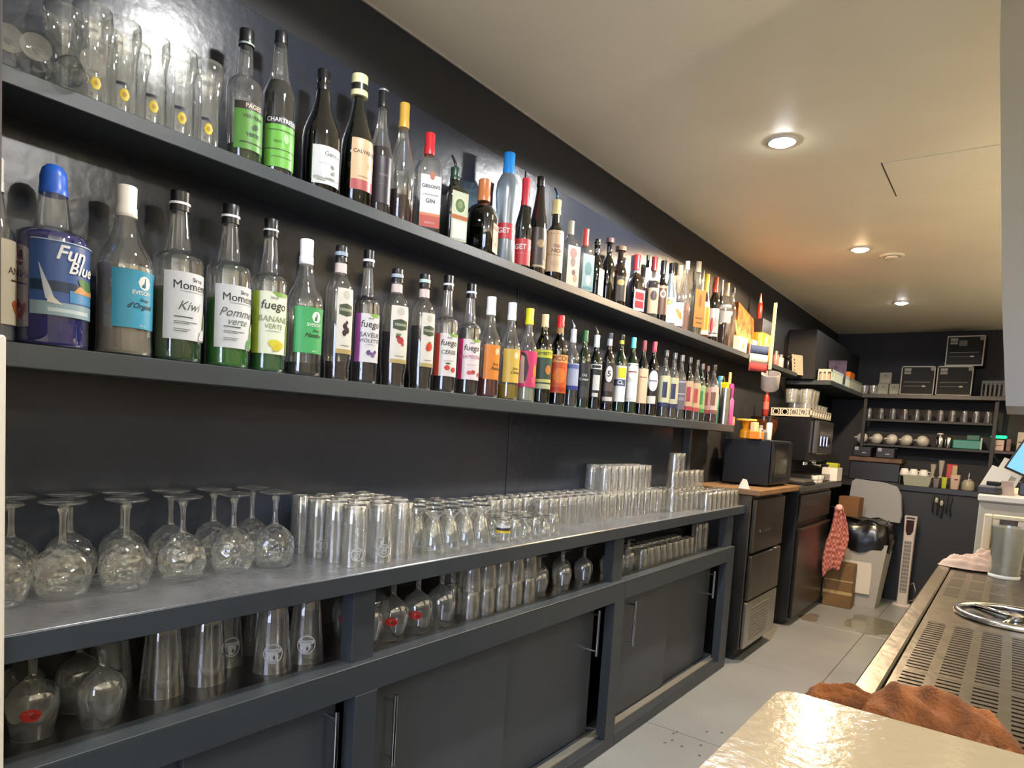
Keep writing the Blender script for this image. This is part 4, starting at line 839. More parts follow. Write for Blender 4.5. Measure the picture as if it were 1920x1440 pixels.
for c, q in flat_print([('d', '#dcae28', .0, .03, .016, .014), ('d', '#8a9a3a', .012, .045, .008, .005)], lambda u, v, d: (.0182 + d, u, v)).items(): q.obj('carton_print', paper(c), t)
y = onshelf(1400, .12, ZU)
t = thing('cream_box', 'pale pink box in front of the orange bag', 'box', (.138, y + .05, ZU)); BB(-.011, .011, -.04, .04, 0, .095, b=.002).obj('box_body', mat('pale_pink_card', '#dcc0a4', .55), t)
MB().solid([(.012, 0), (.012, .0008)], 14).obj('box_print', paper('#c89a4a'), t, loc=(.0165, .01, .04)).rotation_euler = (0, PI / 2, 0)
y = onshelf(1424, .10, ZU)
t = thing('orange_tub', 'bright orange plastic tub on the upper shelf', 'tub', (.10, y, ZU))
hb1 = solve_z(628, .10, y) - ZU; hb2 = solve_z(601, .10, y) - ZU - hb1
MB().solid([(.040, 0), (.046, .004), (.048, hb1 - .006), (.044, hb1)], 24, sq=5, ay=2.6).obj('tub_body', mat('orange_plastic', '#e07c14', .35), t, True, 40)
BB(.047, .050, -.018, .018, hb1 - .05, hb1 - .02, b=.001).obj('tub_label', paper('#e89a30'), t)
y2 = y + .01
t = thing('black_box', 'small black box on top of the orange tub', 'box', (.095, y2, ZU + hb1 + .0005)); BB(-.035, .035, -.10, .10, 0, hb2, b=.003).obj('box_body', mat('dark_card', '#2b2624', .4, noise=.4, nscale=30), t)
zt = hb1 + hb2 + .001
t = thing('red_squeeze_bottle', 'slim red squeeze bottle with pale nozzle on the black box', 'bottle', (.085, y2 - .05, ZU + zt))
hh = max(.12, solve_z(552, .085, y) - ZU - zt)
MB().solid([(.014, 0), (.016, .004), (.016, hh * .5), (.011, hh * .62)], 16).obj('bottle_body', mat('red_plastic', '#b8281c', .3), t, True); MB().solid([(.012, hh * .62), (.008, hh * .75), (.003, hh)], 14).obj('nozzle', mat('pale_pink_plastic', '#d88a80', .35), t, True)
# wooden stick with flag
XS = .235; ym = onshelf(1445, XS, ZU)
t = thing('wooden_paddle', 'upright pale wooden stick with a tricolour flag, standing out from the shelf front', 'stick', (XS, ym, ZU))
z1 = solve_z(568, XS, ym) - ZU; zb = solve_z(693, XS, ym) - ZU
BB(-.009, .010, -.004, .004, zb, z1, b=.001).obj('stick', mat('pale_wood', '#c4b294', .55, noise=.2, nscale=30), t)
f1 = solve_z(651, XS, ym) - ZU; f0 = solve_z(699, XS, ym) - ZU; fw = (f1 - f0) / 3; ex, ey = -.074, -.45
BB(-.083, -.014, -.004, .004, f1 + .002, f1 + .010, b=.001).obj('cross_bar', mat('pale_wood', '#c4b294', .55, noise=.2, nscale=30), t)
for k, c in enumerate(['#7a2028', '#a8a29e', '#24345a']):
    q = MB(); n = 8; v = []; f = []
    for i in range(n + 1):
        g = i / n; dx = .004 * math.sin(i * 1.1)
        for dd in (0, .0012): v += [(-.014 + ex * g * .9, -.006 + ey * g * .3 + dx - dd, f0 + k * fw), (-.014 + ex * g * .9, -.006 + ey * g * .3 + dx - dd, f0 + (k + 1) * fw)]
    for i in range(n):
        a = 4 * i; f += [(a, a + 4, a + 5, a + 1), (a + 2, a + 3, a + 7, a + 6), (a + 1, a + 5, a + 7, a + 3), (a, a + 2, a + 6, a + 4)]
    q.add(v, f); q.obj('flag_stripe', mat('flag_cloth', c, .9), t, True)
# hanging white mug under the stick, red bottle below
t = thing('hanging_mug', 'white printed mug hanging below the tricolour flag', 'mug', (XS + .01, ym, solve_z(730, XS, ym)), 0, rot=(math.radians(24), math.radians(8), 0))
mh = solve_z(697, XS, ym) - solve_z(728, XS, ym)
MB().lathe([(1e-4, .004), (.040, .004), (.046, 0), (.052, .01), (.055, mh), (.053, mh), (.050, .012)], 24).obj('mug_body', mat('mug_white', '#a8a4a0', .3, noise=.15, nscale=40), t, True, 50)
MB().tube([(0, .054, mh * .8), (0, .080, mh * .7), (0, .080, mh * .35), (0, .052, mh * .2)], .005, 8).obj('handle', mat('mug_white2', '#cfcac6', .3), t, True)
MB().tube([(-.004, -.03, mh), (-.006, -.032, mh + .06)], .0015, 6).obj('cord', MATBLACK, t)
# small things near the shelf end
for k, (px, w_, h_, c, nm, lb) in enumerate([(1453, .018, .10, '#a86a6a', 'small_jar', 'small pink glass jar right of the wooden stick'), (1462, .02, .09, '#b8a8a0', 'small_jar', 'small pale jar right of the wooden stick, second one'), (1476, .022, .12, '#1c1a1c', 'dark_figurine', 'small dark ornament with glossy head near the shelf end')]):
    y = onshelf(px, .12, ZU); t = thing(nm, lb, 'jar' if k < 2 else 'ornament', (.12, y, ZU))
    if k < 2:
        MB().solid([(w_, 0), (w_ * 1.1, .004), (w_ * 1.1, h_ * .7), (w_ * .7, h_ * .8)], 16).obj('jar_body', mat('jar', c, .3), t, True, 50); MB().solid([(w_ * .75, h_ * .8), (w_ * .75, h_)], 16).obj('lid', mat('lid_grey', '#8a8486', .3, .5), t, True, 40)
    else:
        MB().solid([(w_, 0), (w_, .005), (w_ * .5, .02), (w_ * .6, h_ * .5), (w_ * .45, h_ * .6)], 16).obj('figure_body', mat('orn_black', c, .15), t, True, 60); MB().solid([(w_ * .4, h_ * .6), (w_ * 1.1, h_ * .75), (w_ * 1.15, h_ * .88), (w_ * .3, h_)], 16).obj('figure_head', mat('orn_black', c, .15), t, True)
y = onshelf(1497, .12, ZU)
t = thing('price_card', 'cream card with black marks leaning at the end of the upper shelf', 'card', (.12, y - .02, ZU), rot=(0, math.radians(-8), math.radians(-25)))
BB(-.001, .001, -.06, .06, 0, .15, b=.0004).obj('card', mat('cream_card', '#b3a58a', .6), t)
for c, q in flat_print([('d', '#3a3430', -.035, .11, .008, .007), ('d', '#3a3430', -.035, .085, .008, .007), ('d', '#4a423c', -.035, .06, .007, .006), ('r', '#9a8e7c', -.045, -.03, .02, .04)], lambda u, v, d: (.0012 + d, u, v)).items(): q.obj('card_marks', paper(c), t)
# end of the lower shelf: tin of tools, markers
y = onshelf(1356, .10, ZM)
t = thing('utensil_tin', 'steel tin holding wooden spatula and yellow tool on the lower shelf', 'tin', (.10, y, ZM))
ht = solve_z(728, .10, y) - ZM
MB().lathe([(1e-4, .002), (.033, .002), (.034, 0), (.034, ht), (.0325, ht), (.0325, .01)], 24).obj('tin_body', STEEL, t, True, 50)
tag(BB(-.005, .005, -.008, .02, ht * .6, ht + .09, b=.003).obj('wooden_spatula', mat('spatula_wood', '#d8b070', .6)), 'pale wooden spatula standing in the steel tin', 'spatula').location = (.11, y + .01, ZM + .003)
q = MB(); q.bbox(-.02, .02, -.02, .02, ht - .03, ht + .03, b=.006); q.bbox(-.01, .01, -.012, .012, ht * .5, ht - .028, b=.002); o = tag(q.obj('yellow_tool', mat('yellow_plastic', '#dcc414', .4)), 'yellow plastic tool head sticking out of the steel tin', 'tool'); o.location = (.095, y - .004, ZM + .003)
q = MB(); q.tube([(0, .028 * math.cos(a) - .02, ht + .035 + .03 * math.sin(a)) for a in [PI * k / 8 for k in range(9)]], .004, 8); q.tube([(0, .008, ht + .035), (0, .008, .06)], .003, 8); q.tube([(0, -.048, ht + .035), (0, -.018, .07)], .003, 8)
tag(q.obj('tongs', STEEL, None, True), 'curved steel tongs handle above the steel tin', 'tongs').location = (.085, y - .006, ZM)
for k, (px, tp, c, c2, lb) in enumerate([(1374, 722, '#b82c78', '#c8508c', 'tall magenta marker bottle beside the steel tin'), (1382, 716, '#3aa0b8', '#48a078', 'blue-capped bottle with teal body at the lower shelf end'), (1391, 735, '#d8dcc8', '#8ab09a', 'pale capped bottle behind the blue-capped one')]):
    x0 = (.125, .055, .035)[k]; y = onshelf(px, x0, ZM); h_ = solve_z(tp, x0, y) - ZM; t = thing('marker_bottle', lb, 'bottle', (x0, min(y, 3.87), ZM))
    MB().solid([(.020, 0), (.022, .004), (.022, h_ * .6), (.014, h_ * .66)], 16).obj('bottle_body', mat('plast', c2, .35), t, True, 50); MB().solid([(.015, h_ * .66), (.015, h_ * .96), (.011, h_)], 16).obj('cap', mat('plast', c, .35), t, True, 50)
t = thing('pink_box', 'small coral box at the very end of the lower shelf', 'box', (.125, onshelf(1371, .13, ZM) + .0, ZM)); BB(-.02, .015, -.022, .03, 0, .05, b=.002).obj('box_body', mat('coral_card', '#dc7a6c', .5), t); BB(.015, .016, -.012, .018, .012, .036, b=.0003).obj('box_label', paper('#e8b0a4'), t)
# ============================================================ steel fridge and what stands on it
WOOD = mat('worn_wood_top', '#7d6040', .5, noise=.35, nscale=14, c2='#6c5238')
t = thing('steel_fridge', 'stainless steel under-counter fridge with two doors beside the grey cabinets', 'fridge', (0, 3.665, 0))
L = .595
BB(.02, .360, 0, L, .07, .925, b=.004).obj('fridge_body', DSTEEL, t)
d = BB(.361, .385, .012, L - .012, .610, .905, b=.006).obj('door', DSTEEL, t); BB(.385, .392, .10, .30, .72, .735, b=.002).obj('reflection_bar', CHROME, d)  # chrome bar standing in for faint reflections on the door
d = BB(.361, .385, .012, L - .012, .345, .595, b=.006).obj('door', DSTEEL, t)
BB(.361, .383, .012, L - .012, .075, .335, b=.005).obj('lower_panel', STEEL, t)
q = MB()
for k in range(11): q.bbox(.383, .3865, .09, .42, .108 + .018 * k, .116 + .018 * k, b=.001)
q.obj('vent_grille', mat('grille_grey', '#8a8880', .4, .6), t)
BB(.05, .33, .03, L - .03, 0, .07, b=.002).obj('plinth', MATBLACK, t)
BB(.38, .400, .42, .50, .598, .606, b=.002).obj('handle', CHROME, t)
tag(BB(.0125, .40, 3.665, 4.50, .926, .957, b=.004).obj('wooden_worktop', WOOD), 'worn wooden board over the steel fridge', 'worktop')
ZW = .9572
t = thing('microwave', 'black microwave oven with glass door on the wooden board', 'microwave', (0.055, 3.98, ZW))
zt_ = 1.232 - ZW
BB(.02, .290, 0, .44, .008, zt_, b=.006).obj('casing', mat('black_enamel', '#111214', .35), t)
dd = BB(.291, .306, .01, .32, .02, zt_ - .012, b=.004).obj('door', mat('dark_glass_door', '#1c1d20', .12), t); BB(.306, .308, .05, .27, .06, zt_ - .06, b=.001).obj('door_window', mat('door_window_glass', '#2c2c28', .08), dd)
BB(.291, .304, .325, .43, .02, zt_ - .012, b=.003).obj('control_panel', BLACK, t)
q = MB()
for x in (.05, .26):
    for yy in (.04, .42): q.solid([(.012, 0), (.012, .008)], 10, cx=x, cy=yy)
q.obj('feet', MATBLACK, t)
ZO = ZW + zt_ + .0005
def pxon(px, x, z): return min(max(solve_y(px, x, z), 3.97), 4.35)
# on the microwave
t = thing('yellow_dispenser', 'amber and yellow plastic dispenser on the microwave', 'dispenser', (.17, pxon(1397, .17, ZO), ZO))
MB().solid([(.030, 0), (.034, .004), (.034, .045), (.018, .060), (.036, .105)], 18).obj('dispenser_body', mat('amber_plastic', '#c88414', .25), t, True, 40); MB().solid([(.060, .105), (.060, .112), (.056, .116)], 20).obj('tray', mat('yellow_tray', '#dca83c', .35), t, True, 40)
BB(.034, .062, -.03, .04, .03, .1, b=.003).obj('price_tag', mat('tag_cream', '#dcbc8c', .5), t)
t = thing('orange_box', 'orange box at the front corner of the microwave', 'box', (.26, pxon(1398, .26, ZO), ZO)); BB(-.03, .03, -.04, .05, 0, .045, b=.003).obj('box_body', mat('orange_card', '#e8842c', .45), t); BB(.030, .0312, -.035, -.01, .006, .04, b=.0004).obj('box_label', paper('#e0c8c0'), t)
for k, (px, x0, h_, c, lb) in enumerate([(1415, .20, .07, '#4a7a50', 'small green tin on the microwave'), (1424, .17, .09, '#b89088', 'small pinkish jar on the microwave'), (1431, .25, .06, '#5a5a60', 'small grey shaker on the microwave'), (1440, .27, .135, '#d8d0c4', 'small white bottle at the right end of the microwave')]):
    t = thing('small_jar', lb, 'jar', (x0, pxon(px, x0, ZO), ZO))
    MB().solid([(.017, 0), (.018, .003), (.018, h_ * .72), (.013, h_ * .78)], 16).obj('jar_body', mat('jar', c, .3), t, True, 50); MB().solid([(.014, h_ * .78), (.014, h_)], 14).obj('lid', mat('lid_dark', '#8c8c8c' if k != 3 else '#2a2624', .3), t, True, 40)
t = thing('napkin', 'folded white napkin sticking out behind the last tumblers', 'napkin', (.30, 3.70, .958), rot=(0, 0, .4)); MB().add([(-.03, -.03, 0), (.03, -.03, 0), (.035, .03, 0), (-.03, .03, 0), (-.01, -.025, .055), (.012, -.02, .05), (.02, .02, .035), (-.01, .02, .04)], [(0, 3, 2, 1), (4, 5, 6, 7), (0, 1, 5, 4), (1, 2, 6, 5), (2, 3, 7, 6), (3, 0, 4, 7)]).obj('napkin_fold', mat('napkin_white', '#cfc8b8', .8), t)
# ============================================================ dishwasher, dark worktop, coffee machine
YD0, YD1 = 4.66, 5.58
t = thing('dishwasher', 'black under-counter dishwasher with dark steel door', 'dishwasher', (0, YD0, 0))
BB(.02, .36, 0, YD1 - YD0, .03, .90, b=.005).obj('casing', mat('charcoal_casing', '#17181a', .4), t)
d = BB(.361, .382, .015, YD1 - YD0 - .015, .05, .66, b=.005).obj('door', mat('dark_door_steel', '#343130', .3, .7), t); BB(.382, .394, .03, YD1 - YD0 - .03, .645, .66, b=.003).obj('handle', DSTEEL, d)
BB(.361, .375, .015, YD1 - YD0 - .015, .70, .885, b=.004).obj('control_panel', mat('panel_dark', '#242322', .4), t)
BB(.03, .33, .02, YD1 - YD0 - .02, 0, .03, b=.002).obj('plinth', MATBLACK, t)
tag(BB(.0125, .41, 4.52, 5.75, .905, .955, b=.012).obj('dark_worktop', mat('dark_laminate', '#343433', .35, noise=.15, nscale=20)), 'dark grey worktop over the dishwasher', 'worktop')
ZD = .9552
t = thing('tray', 'flat black and grey tray in front of the coffee machine', 'tray', (.295, 4.74, ZD)); BB(-.11, .11, -.12, .16, 0, .012, b=.004).obj('tray_base', BLACK, t)
BB(-.10, .10, -.11, .15, .012, .03, b=.004).obj('tray_mat', mat('grey_plate', '#6a6862', .3, .5), t)
# coffee machine
Y = 5.05
t = thing('coffee_machine', 'black espresso machine with screen panel and cup rail', 'coffee machine', (0, Y, ZD))
x0, x1, _, _, z0_, z1_ = ybox(1447, 792, 1513, 862, Y, .3)
BB(.02, .30, 0, .62, .14, .46, b=.012).obj('machine_body', mat('machine_black', '#141416', .25), t)
BB(.02, .36, .02, .50, 0, .05, b=.006).obj('drip_tray', DSTEEL, t)
BB(.03, .14, .03, .59, .0505, .14, b=.004).obj('machine_back', MATBLACK, t)
pn = BB(.300, .335, .10, .58, .20, .44, b=.006).obj('front_panel', mat('panel_grey', '#5c5a56', .25, .6), t)
BB(.335, .337, .14, .50, .25, .37, b=.0008).obj('screen', mat('machine_screen', '#23252a', .1), pn)
for k in range(3): BB(.337, .3376, .17 + .10 * k, .20 + .10 * k, .26, .33, b=.0002).obj('screen_icon', mat('lit_icon', '#9aa0d8', .4, emit=1.2), pn)
for yy in (.16, .42):
    q = MB(); q.solid([(.03, .115), (.03, .14)], 16, cx=.24, cy=yy); q.tube([(.26, yy, .125), (.36, yy - .01, .115)], [.010, .012], 10); q.obj('filter_holder', CHROME, t, True, 40)
# cup rail: pale perforated rail and glasses on the machine
ZC = ZD + .4605
rl = thing('cup_rail', 'pale perforated guard rail around the top of the espresso machine', 'rail', (0, Y, ZC))
q = MB(); q.box(.290, .300, 0, .62, 0, .012); q.box(.290, .300, 0, .62, .05, .058); q.box(.02, .30, 0, .008, 0, .012); q.box(.02, .30, 0, .008, .05, .058)
for k in range(9): q.box(.290, .300, .0 + .0765 * k, .008 + .0765 * k, .012, .05)
for k in range(5): q.box(.02 + .062 * k, .030 + .062 * k, 0, .008, .012, .05)
q.obj('rail_frame', mat('rail_cream', '#b8b2a0', .45), rl)
for k in range(4): MB().lathe([(.017, -.004), (.022, -.004), (.022, .004), (.017, .004), (.017, -.004)], 16).obj('rail_ring', mat('rail_cream2', '#c8c2b0', .45), rl, True, loc=(.05 + .062 * k + .005, .0035, .03)).rotation_euler = (PI / 2, 0, 0)
HAZY = glass('hazy_cup_glass', tint=(.8, .8, .78), haze=.16, f0=.18)
MUG = lathe_mesh('clear_cup', [(1e-4, .003), (.024, .003), (.030, 0), (.034, .03), (.036, .080), (.035, .080)], HAZY, 20)
for r_ in range(2):
    for k in range(6):
        if r_ == 1 and k == 0: continue
        glass_obj('glass_cup', MUG, (.24 - .10 * r_, Y + .06 + .098 * k, ZC + .001), 'clear glass cup on the espresso machine, %s row, %s along' % (['aisle', 'wall'][r_], ORD[k]), 'glass cups on the espresso machine', sc_=1.22)
for k in range(5):
    glass_obj('glass_cup', MUG, (.24 if k < 3 else .14, Y + .06 + .098 * (k % 3), ZC + .1), 'clear glass cup on the upper layer of the espresso machine, %s one' % ORD[k], 'upper layer of glass cups', sc_=1.22)
# things at the machine's foot
t = thing('white_tub', 'white rectangular tub with yellow-green sachets at the worktop end', 'tub', (.345, 5.655, ZD)); q = MB(); q.bbox(-.05, .06, -.09, .09, 0, .004, b=.001); q.bbox(-.05, -.046, -.09, .09, .004, .10, b=.001); q.bbox(.056, .06, -.09, .09, .004, .10, b=.001); q.bbox(-.046, .056, -.09, -.086, .004, .10, b=.001); q.bbox(-.046, .056, .086, .09, .004, .10, b=.001); q.obj('tub_body', WHITE, t)
tag(BB(.305, .395, 5.60, 5.70, ZD + .006, ZD + .135, b=.01).obj('sachet_pack', mat('sachet_green', '#a0a428', .5)), 'yellow-green packet of sachets standing in the white tub', 'packet')
for k, (x, y, r0) in enumerate([(.37, 5.02, .025), (.375, 5.10, .025), (.37, 5.18, .025)]):
    t = thing('espresso_cup', 'small white espresso cup at the machine foot, %s from the near end' % ORD[k], 'cup', (x, y, ZD), 0, 'espresso cups at the machine foot')
    MB().lathe([(1e-4, .004), (.014, .004), (.016, 0), (.024, .03), (.027, .05), (.026, .05), (.022, .02), (1e-4, .008)], 18).obj('cup_body', WHITE, t, True, 60)
    MB().tube([(0, .024, .042), (0, .038, .036), (0, .036, .018), (0, .020, .014)], .003, 6).obj('handle', WHITE, t, True)
# bean grinder behind the microwave
t = thing('coffee_grinder', 'dark coffee grinder with amber bean hopper behind the microwave', 'grinder', (.10, 4.64, ZD))
MB().solid([(.075, 0), (.078, .01), (.07, .26), (.06, .28)], 20, sq=4).obj('grinder_body', MATBLACK, t, True, 40); MB().solid([(.055, .281), (.085, .36), (.085, .42)], 20).obj('bean_hopper', mat('amber_hopper', '#4a2810', .12), t, True, 40); MB().solid([(.088, .421), (.088, .432), (.02, .44)], 20).obj('hopper_lid', mat('hopper_lid', '#241a14', .15), t, True, 40)
t = thing('red_bottle', 'red plastic bottle below the hanging mug, standing on the coffee grinder', 'bottle', (.10, 4.64, ZD + .4405)); hr = solve_z(732, .10, 4.64) - ZD - .4405
MB().solid([(.019, 0), (.021, .005), (.021, hr * .72), (.012, hr * .84)], 18).obj('bottle_body', mat('red_soft_plastic', '#8c281e', .35), t, True, 50); MB().solid([(.013, hr * .84), (.013, hr)], 14).obj('cap', mat('maroon_cap', '#5a2024', .4), t, True, 40)
MB().lathe([(.0215, hr * .25), (.0215, hr * .55)], 18).obj('bottle_label', paper('#c87468'), t, True)
# towel on the dishwasher end
tw = thing('checked_towel', 'pink checked tea towel hanging from the dishwasher corner', 'towel', (.462, 5.44, .775), -1.15)
v = []; f = []; nu, nv = 14, 22
for j in range(nv + 1):
    s = j / nv; z = -.46 * s; wdt = .025 + .050 * min(1, s * 2.0) * (1 - .4 * max(0, s - .7) / .3)
    for i in range(nu + 1):
        u = i / nu - .5; v.append((.012 + .012 * math.sin(u * 15 + s * 2) + .010 * s, u * 2 * wdt + .015 * math.sin(s * 5), z - .05 * abs(u) * s * 2 + (.06 * (u) * s)))
for j in range(nv):
    for i in range(nu): a = j * (nu + 1) + i; f.append((a, a + 1, a + nu + 2, a + nu + 1))
CHECK = bpy.data.materials.new('pink_check_cloth'); CHECK.use_nodes = True; nt = CHECK.node_tree; b = nt.nodes['Principled BSDF']; b.inputs['Roughness'].default_value = .85
tc = nt.nodes.new('ShaderNodeTexCoord'); ck = nt.nodes.new('ShaderNodeTexChecker'); ck.inputs['Scale'].default_value = 45; ck.inputs[1].default_value = (*lin('#b0746a'), 1); ck.inputs[2].default_value = (*lin('#84423a'), 1)
nt.links.new(tc.outputs['Object'], ck.inputs[0]); nt.links.new(ck.outputs[0], b.inputs['Base Color'])
o = MB().add(v, f).obj('towel_cloth', CHECK, tw, True); sm = o.modifiers.new('thickness', 'SOLIDIFY'); sm.thickness = .004
MB().tube([(-.012, -.05, -.005), (.0, 0, -.005), (.018, 0, -.005), (.018, 0, .02)], .004, 8).obj('hook', CHROME, tw, True); MB().solid([(.004, -.025), (.022, -.018), (.026, 0), (.018, .018), (.004, .022)], 14).obj('towel_knot', mat('pale_pink_cloth', '#dca8a4', .85), tw, True, loc=(.014, 0, -.004))
#%%BACK
# ============================================================ far end
DK = mat('black_rack_paint', '#121214', .5)
NEARBLK = mat('near_black_panel', '#101112', .45)
# L-shaped shelf at 1.71
t = thing('corner_shelf', 'black corner shelf high on the far wall holding crates and boxes', 'shelf', (0, 0, 1.71))
BB(0.0, .32, 5.45, 6.75, -.035, 0, b=.002).obj('side_board', SHELFP, t); BB(0.0, 1.75, 6.751, YB - .001, -.035, 0, b=.002).obj('back_board', mat('dark_shelf_paint', '#232428', .4), t)
ZB = 1.7105
def crate(name, label, x0, x1, y0, y1, z, h, m_, cat='crate', group=None):
    t = thing(name, label, cat, ((x0 + x1) / 2, (y0 + y1) / 2, z), 0, group); a, b = (x1 - x0) / 2, (y1 - y0) / 2
    BB(-a, a, -b, b, 0, .004, b=.001).obj('crate_base', m_, t)
    q = MB(); q.box(-a, a, -b, -b + .006, h - .02, h); q.box(-a, a, b - .006, b, h - .02, h); q.box(-a, -a + .006, -b, b, h - .02, h); q.box(a - .006, a, -b, b, h - .02, h)
    q.obj('crate_rim', m_, t)
    for k in range(int((2 * b) / .03) + 1):
        yy = -b + .030 * k
        if yy + .014 > b: break
        for xx in (-a, a - .005): B(xx, xx + .005, yy, yy + .014, .004, h - .02).obj('slat', m_, t)
    for k in range(int((2 * a) / .03) + 1):
        xx = -a + .030 * k
        if xx + .014 > a: break
        B(xx, xx + .014, -b, -b + .005, .004, h - .02).obj('slat', m_, t)
    return t
MINT = mat('pale_mint_plastic', '#b8c8bc', .4)
crate('plastic_crate', 'pale mint slatted plastic crate on the corner shelf beside the duct', .215, .318, 5.47, 6.15, ZB, .085, MINT)
crate('plastic_crate', 'second pale slatted crate deeper along the corner shelf', .215, .318, 6.17, 6.70, ZB, .085, mat('pale_grey_crate', '#8e948a', .45))
tag(BB(.225, .300, 5.50, 5.66, ZB + .006, ZB + .08, b=.003).obj('cream_packet', mat('cream_packet', '#c8a890', .5)), 'cream packet lying in the mint crate', 'packet')
t = thing('foil_packet', 'shiny purple-black packet standing above the mint crate', 'packet', (.27, 5.86, ZB + .006), -.9); MB().add([(-.012, -.07, 0), (.012, -.07, 0), (.012, .07, 0), (-.012, .07, 0), (-.004, -.075, .185), (.004, -.075, .185), (.004, .075, .19), (-.004, .075, .19)], [(0, 3, 2, 1), (4, 5, 6, 7), (0, 1, 5, 4), (1, 2, 6, 5), (2, 3, 7, 6), (3, 0, 4, 7)]).obj('foil_bag', mat('purple_foil', '#544a66', .2, .6, noise=.7, nscale=18), t)
t = thing('orange_carton', 'orange carton in the second crate of the corner shelf', 'carton', (.267, 6.30, ZB + .006), 0); BB(-.04, .04, -.10, .10, 0, .135, b=.004).obj('carton_body', mat('orange_carton', '#c86a1c', .5), t); BB(-.0405, -.030, -.101, -.09, .02, .1, b=.001).obj('carton_mark', paper('#d89a5a'), t)
# glass jars at the corner
for k, px in enumerate((1604, 1621, 1638)):
    P = AY(px, 735, 6.85); glass_obj('glass_jar', MUG, (P[0], 6.84, ZB), 'clear jar on the corner shelf, %s from the crates' % ORD[k], 'clear jars on the corner shelf', 'jar')
# little grey boxes
for k, (a, b_, c, d, lb) in enumerate([(1645, 719, 1666, 738, 'small pale box on the corner shelf, lower left of three'), (1667, 719, 1686, 738, 'small pale box on the corner shelf, lower right of three'), (1649, 697, 1672, 718, 'small pale box stacked on top of two others')]):
    x0, x1, y0, y1, z0_, z1_ = ybox(a, b, c, d, 6.86, .12) if False else ybox(a, b_, c, d, 6.86, .12)
    z0_ = ZB if k < 2 else ZB + .1005; z1_ = z0_ + .10
    t = thing('small_box', lb, 'box', ((x0 + x1) / 2, 6.92, z0_), 0, 'small pale boxes'); w_ = (x1 - x0) / 2 - .001
    BB(-w_, w_, -.06, .06, 0, z1_ - z0_, b=.002).obj('box_body', mat('pale_grey_card', '#8a8a7e', .55), t)
    for c_, q in flat_print([('r', '#b0b0a4', -w_ * .7, w_ * .7, .012, .04), ('d', '#2c2c2a', 0, .07, .007, .007)], lambda u, v, d: (u, -.0602 - d, v)).items(): q.obj('box_print', paper(c_), t)
# machine boxes
for k, (a, b_, c, d, lb) in enumerate([(1688, 684, 1753, 739, 'black appliance box with white edges, left of the pair on the corner shelf'), (1755, 686, 1824, 742, 'black appliance box with white edges, right of the pair on the corner shelf'), (1775, 629, 1848, 684, 'black appliance box with white edges, stacked askew on top')]):
    x0, x1, y0, y1, z0_, z1_ = ybox(a, b_, c, d, 6.80, .25); hh = .252
    z0_ = ZB if k < 2 else ZB + hh + .0005
    t = thing('appliance_box', lb, 'box', ((x0 + x1) / 2, 6.93, z0_), 0 if k < 2 else -.05, 'black appliance boxes'); w_ = (x1 - x0) / 2 - .002
    BB(-w_, w_, -.12, .12, 0, hh, b=.003).obj('box_body', mat('box_black', '#121110', .55, spec=.25), t)
    e = MB(); yy = -.1215
    for (u0, u1, v0, v1) in ((-w_, w_, 0, .010), (-w_, w_, hh - .010, hh), (-w_, -w_ + .008, 0, hh), (w_ - .008, w_, 0, hh)): e.box(u0, u1, yy - .001, yy + .002, v0, v1)
    e.obj('white_edge', mat('box_white_edge', '#a8a498', .5), t)
    its = [('r', '#a09c90', -w_ * .82, -w_ * .42, hh * .72, hh * .92), ('t', '#2a2826', 'MIWE', .022, -w_ * .62, hh * .80, 0, .0008), ('r', '#8a867a', -w_ * .8, w_ * .75, hh * .44, hh * .455), ('r', '#6a665c', -w_ * .8, w_ * .3, hh * .30, hh * .315), ('r', '#c8c4b8', w_ * .3, w_ * .5, hh * .285, hh * .33), ('r', '#8a867a', w_ * .72, w_ * .96, hh * .84, hh * .95)]
    if k == 2: its.append(('r', '#6c685e', -w_ * .34, w_ * .08, hh * .66, hh * .84))
    for c_, q in flat_print(its, lambda u, v, d: (u, -.1226 - d, v)).items(): q.obj('box_print', paper(c_), t)
crate('grey_basket', 'small grey basket at the right end of the corner shelf', 1.19, 1.36, 6.80, 6.98, ZB, .13, mat('basket_grey', '#55565a', .5), 'basket')
# rack with two shelves
t = thing('wall_rack', 'black wall rack with two narrow shelves of glasses and cups', 'rack', (0, 0, 0))
XL, XR = .36, 1.30
BB(XL, XR, 6.80, YB - .001, 1.47, 1.492, b=.002).obj('shelf_board', DK, t); BB(XL, XR, 6.80, YB - .001, 1.245, 1.267, b=.002).obj('shelf_board', DK, t)
for x in (XL - .03, XR): BB(x, x + .03, 6.80, 6.83, .94, 1.675, b=.002).obj('upright', DK, t)
BB(XR + .031, 1.75, 6.80, YB - .001, 1.245, 1.27, b=.002).obj('shelf_board', mat('brown_rack_board', '#3a2c2a', .5), t)
for k in range(11):
    px = 1629 + k * 22.3; x = AY(px, 780 + k * .9, 6.88)[0]
    glass_obj('tumbler', STK, (x, 6.88, 1.4925), 'small tumbler on the top board of the wall rack, %s from the left' % ORD[k], 'tumblers on the wall rack', sc_=(1, 1, 1.25))
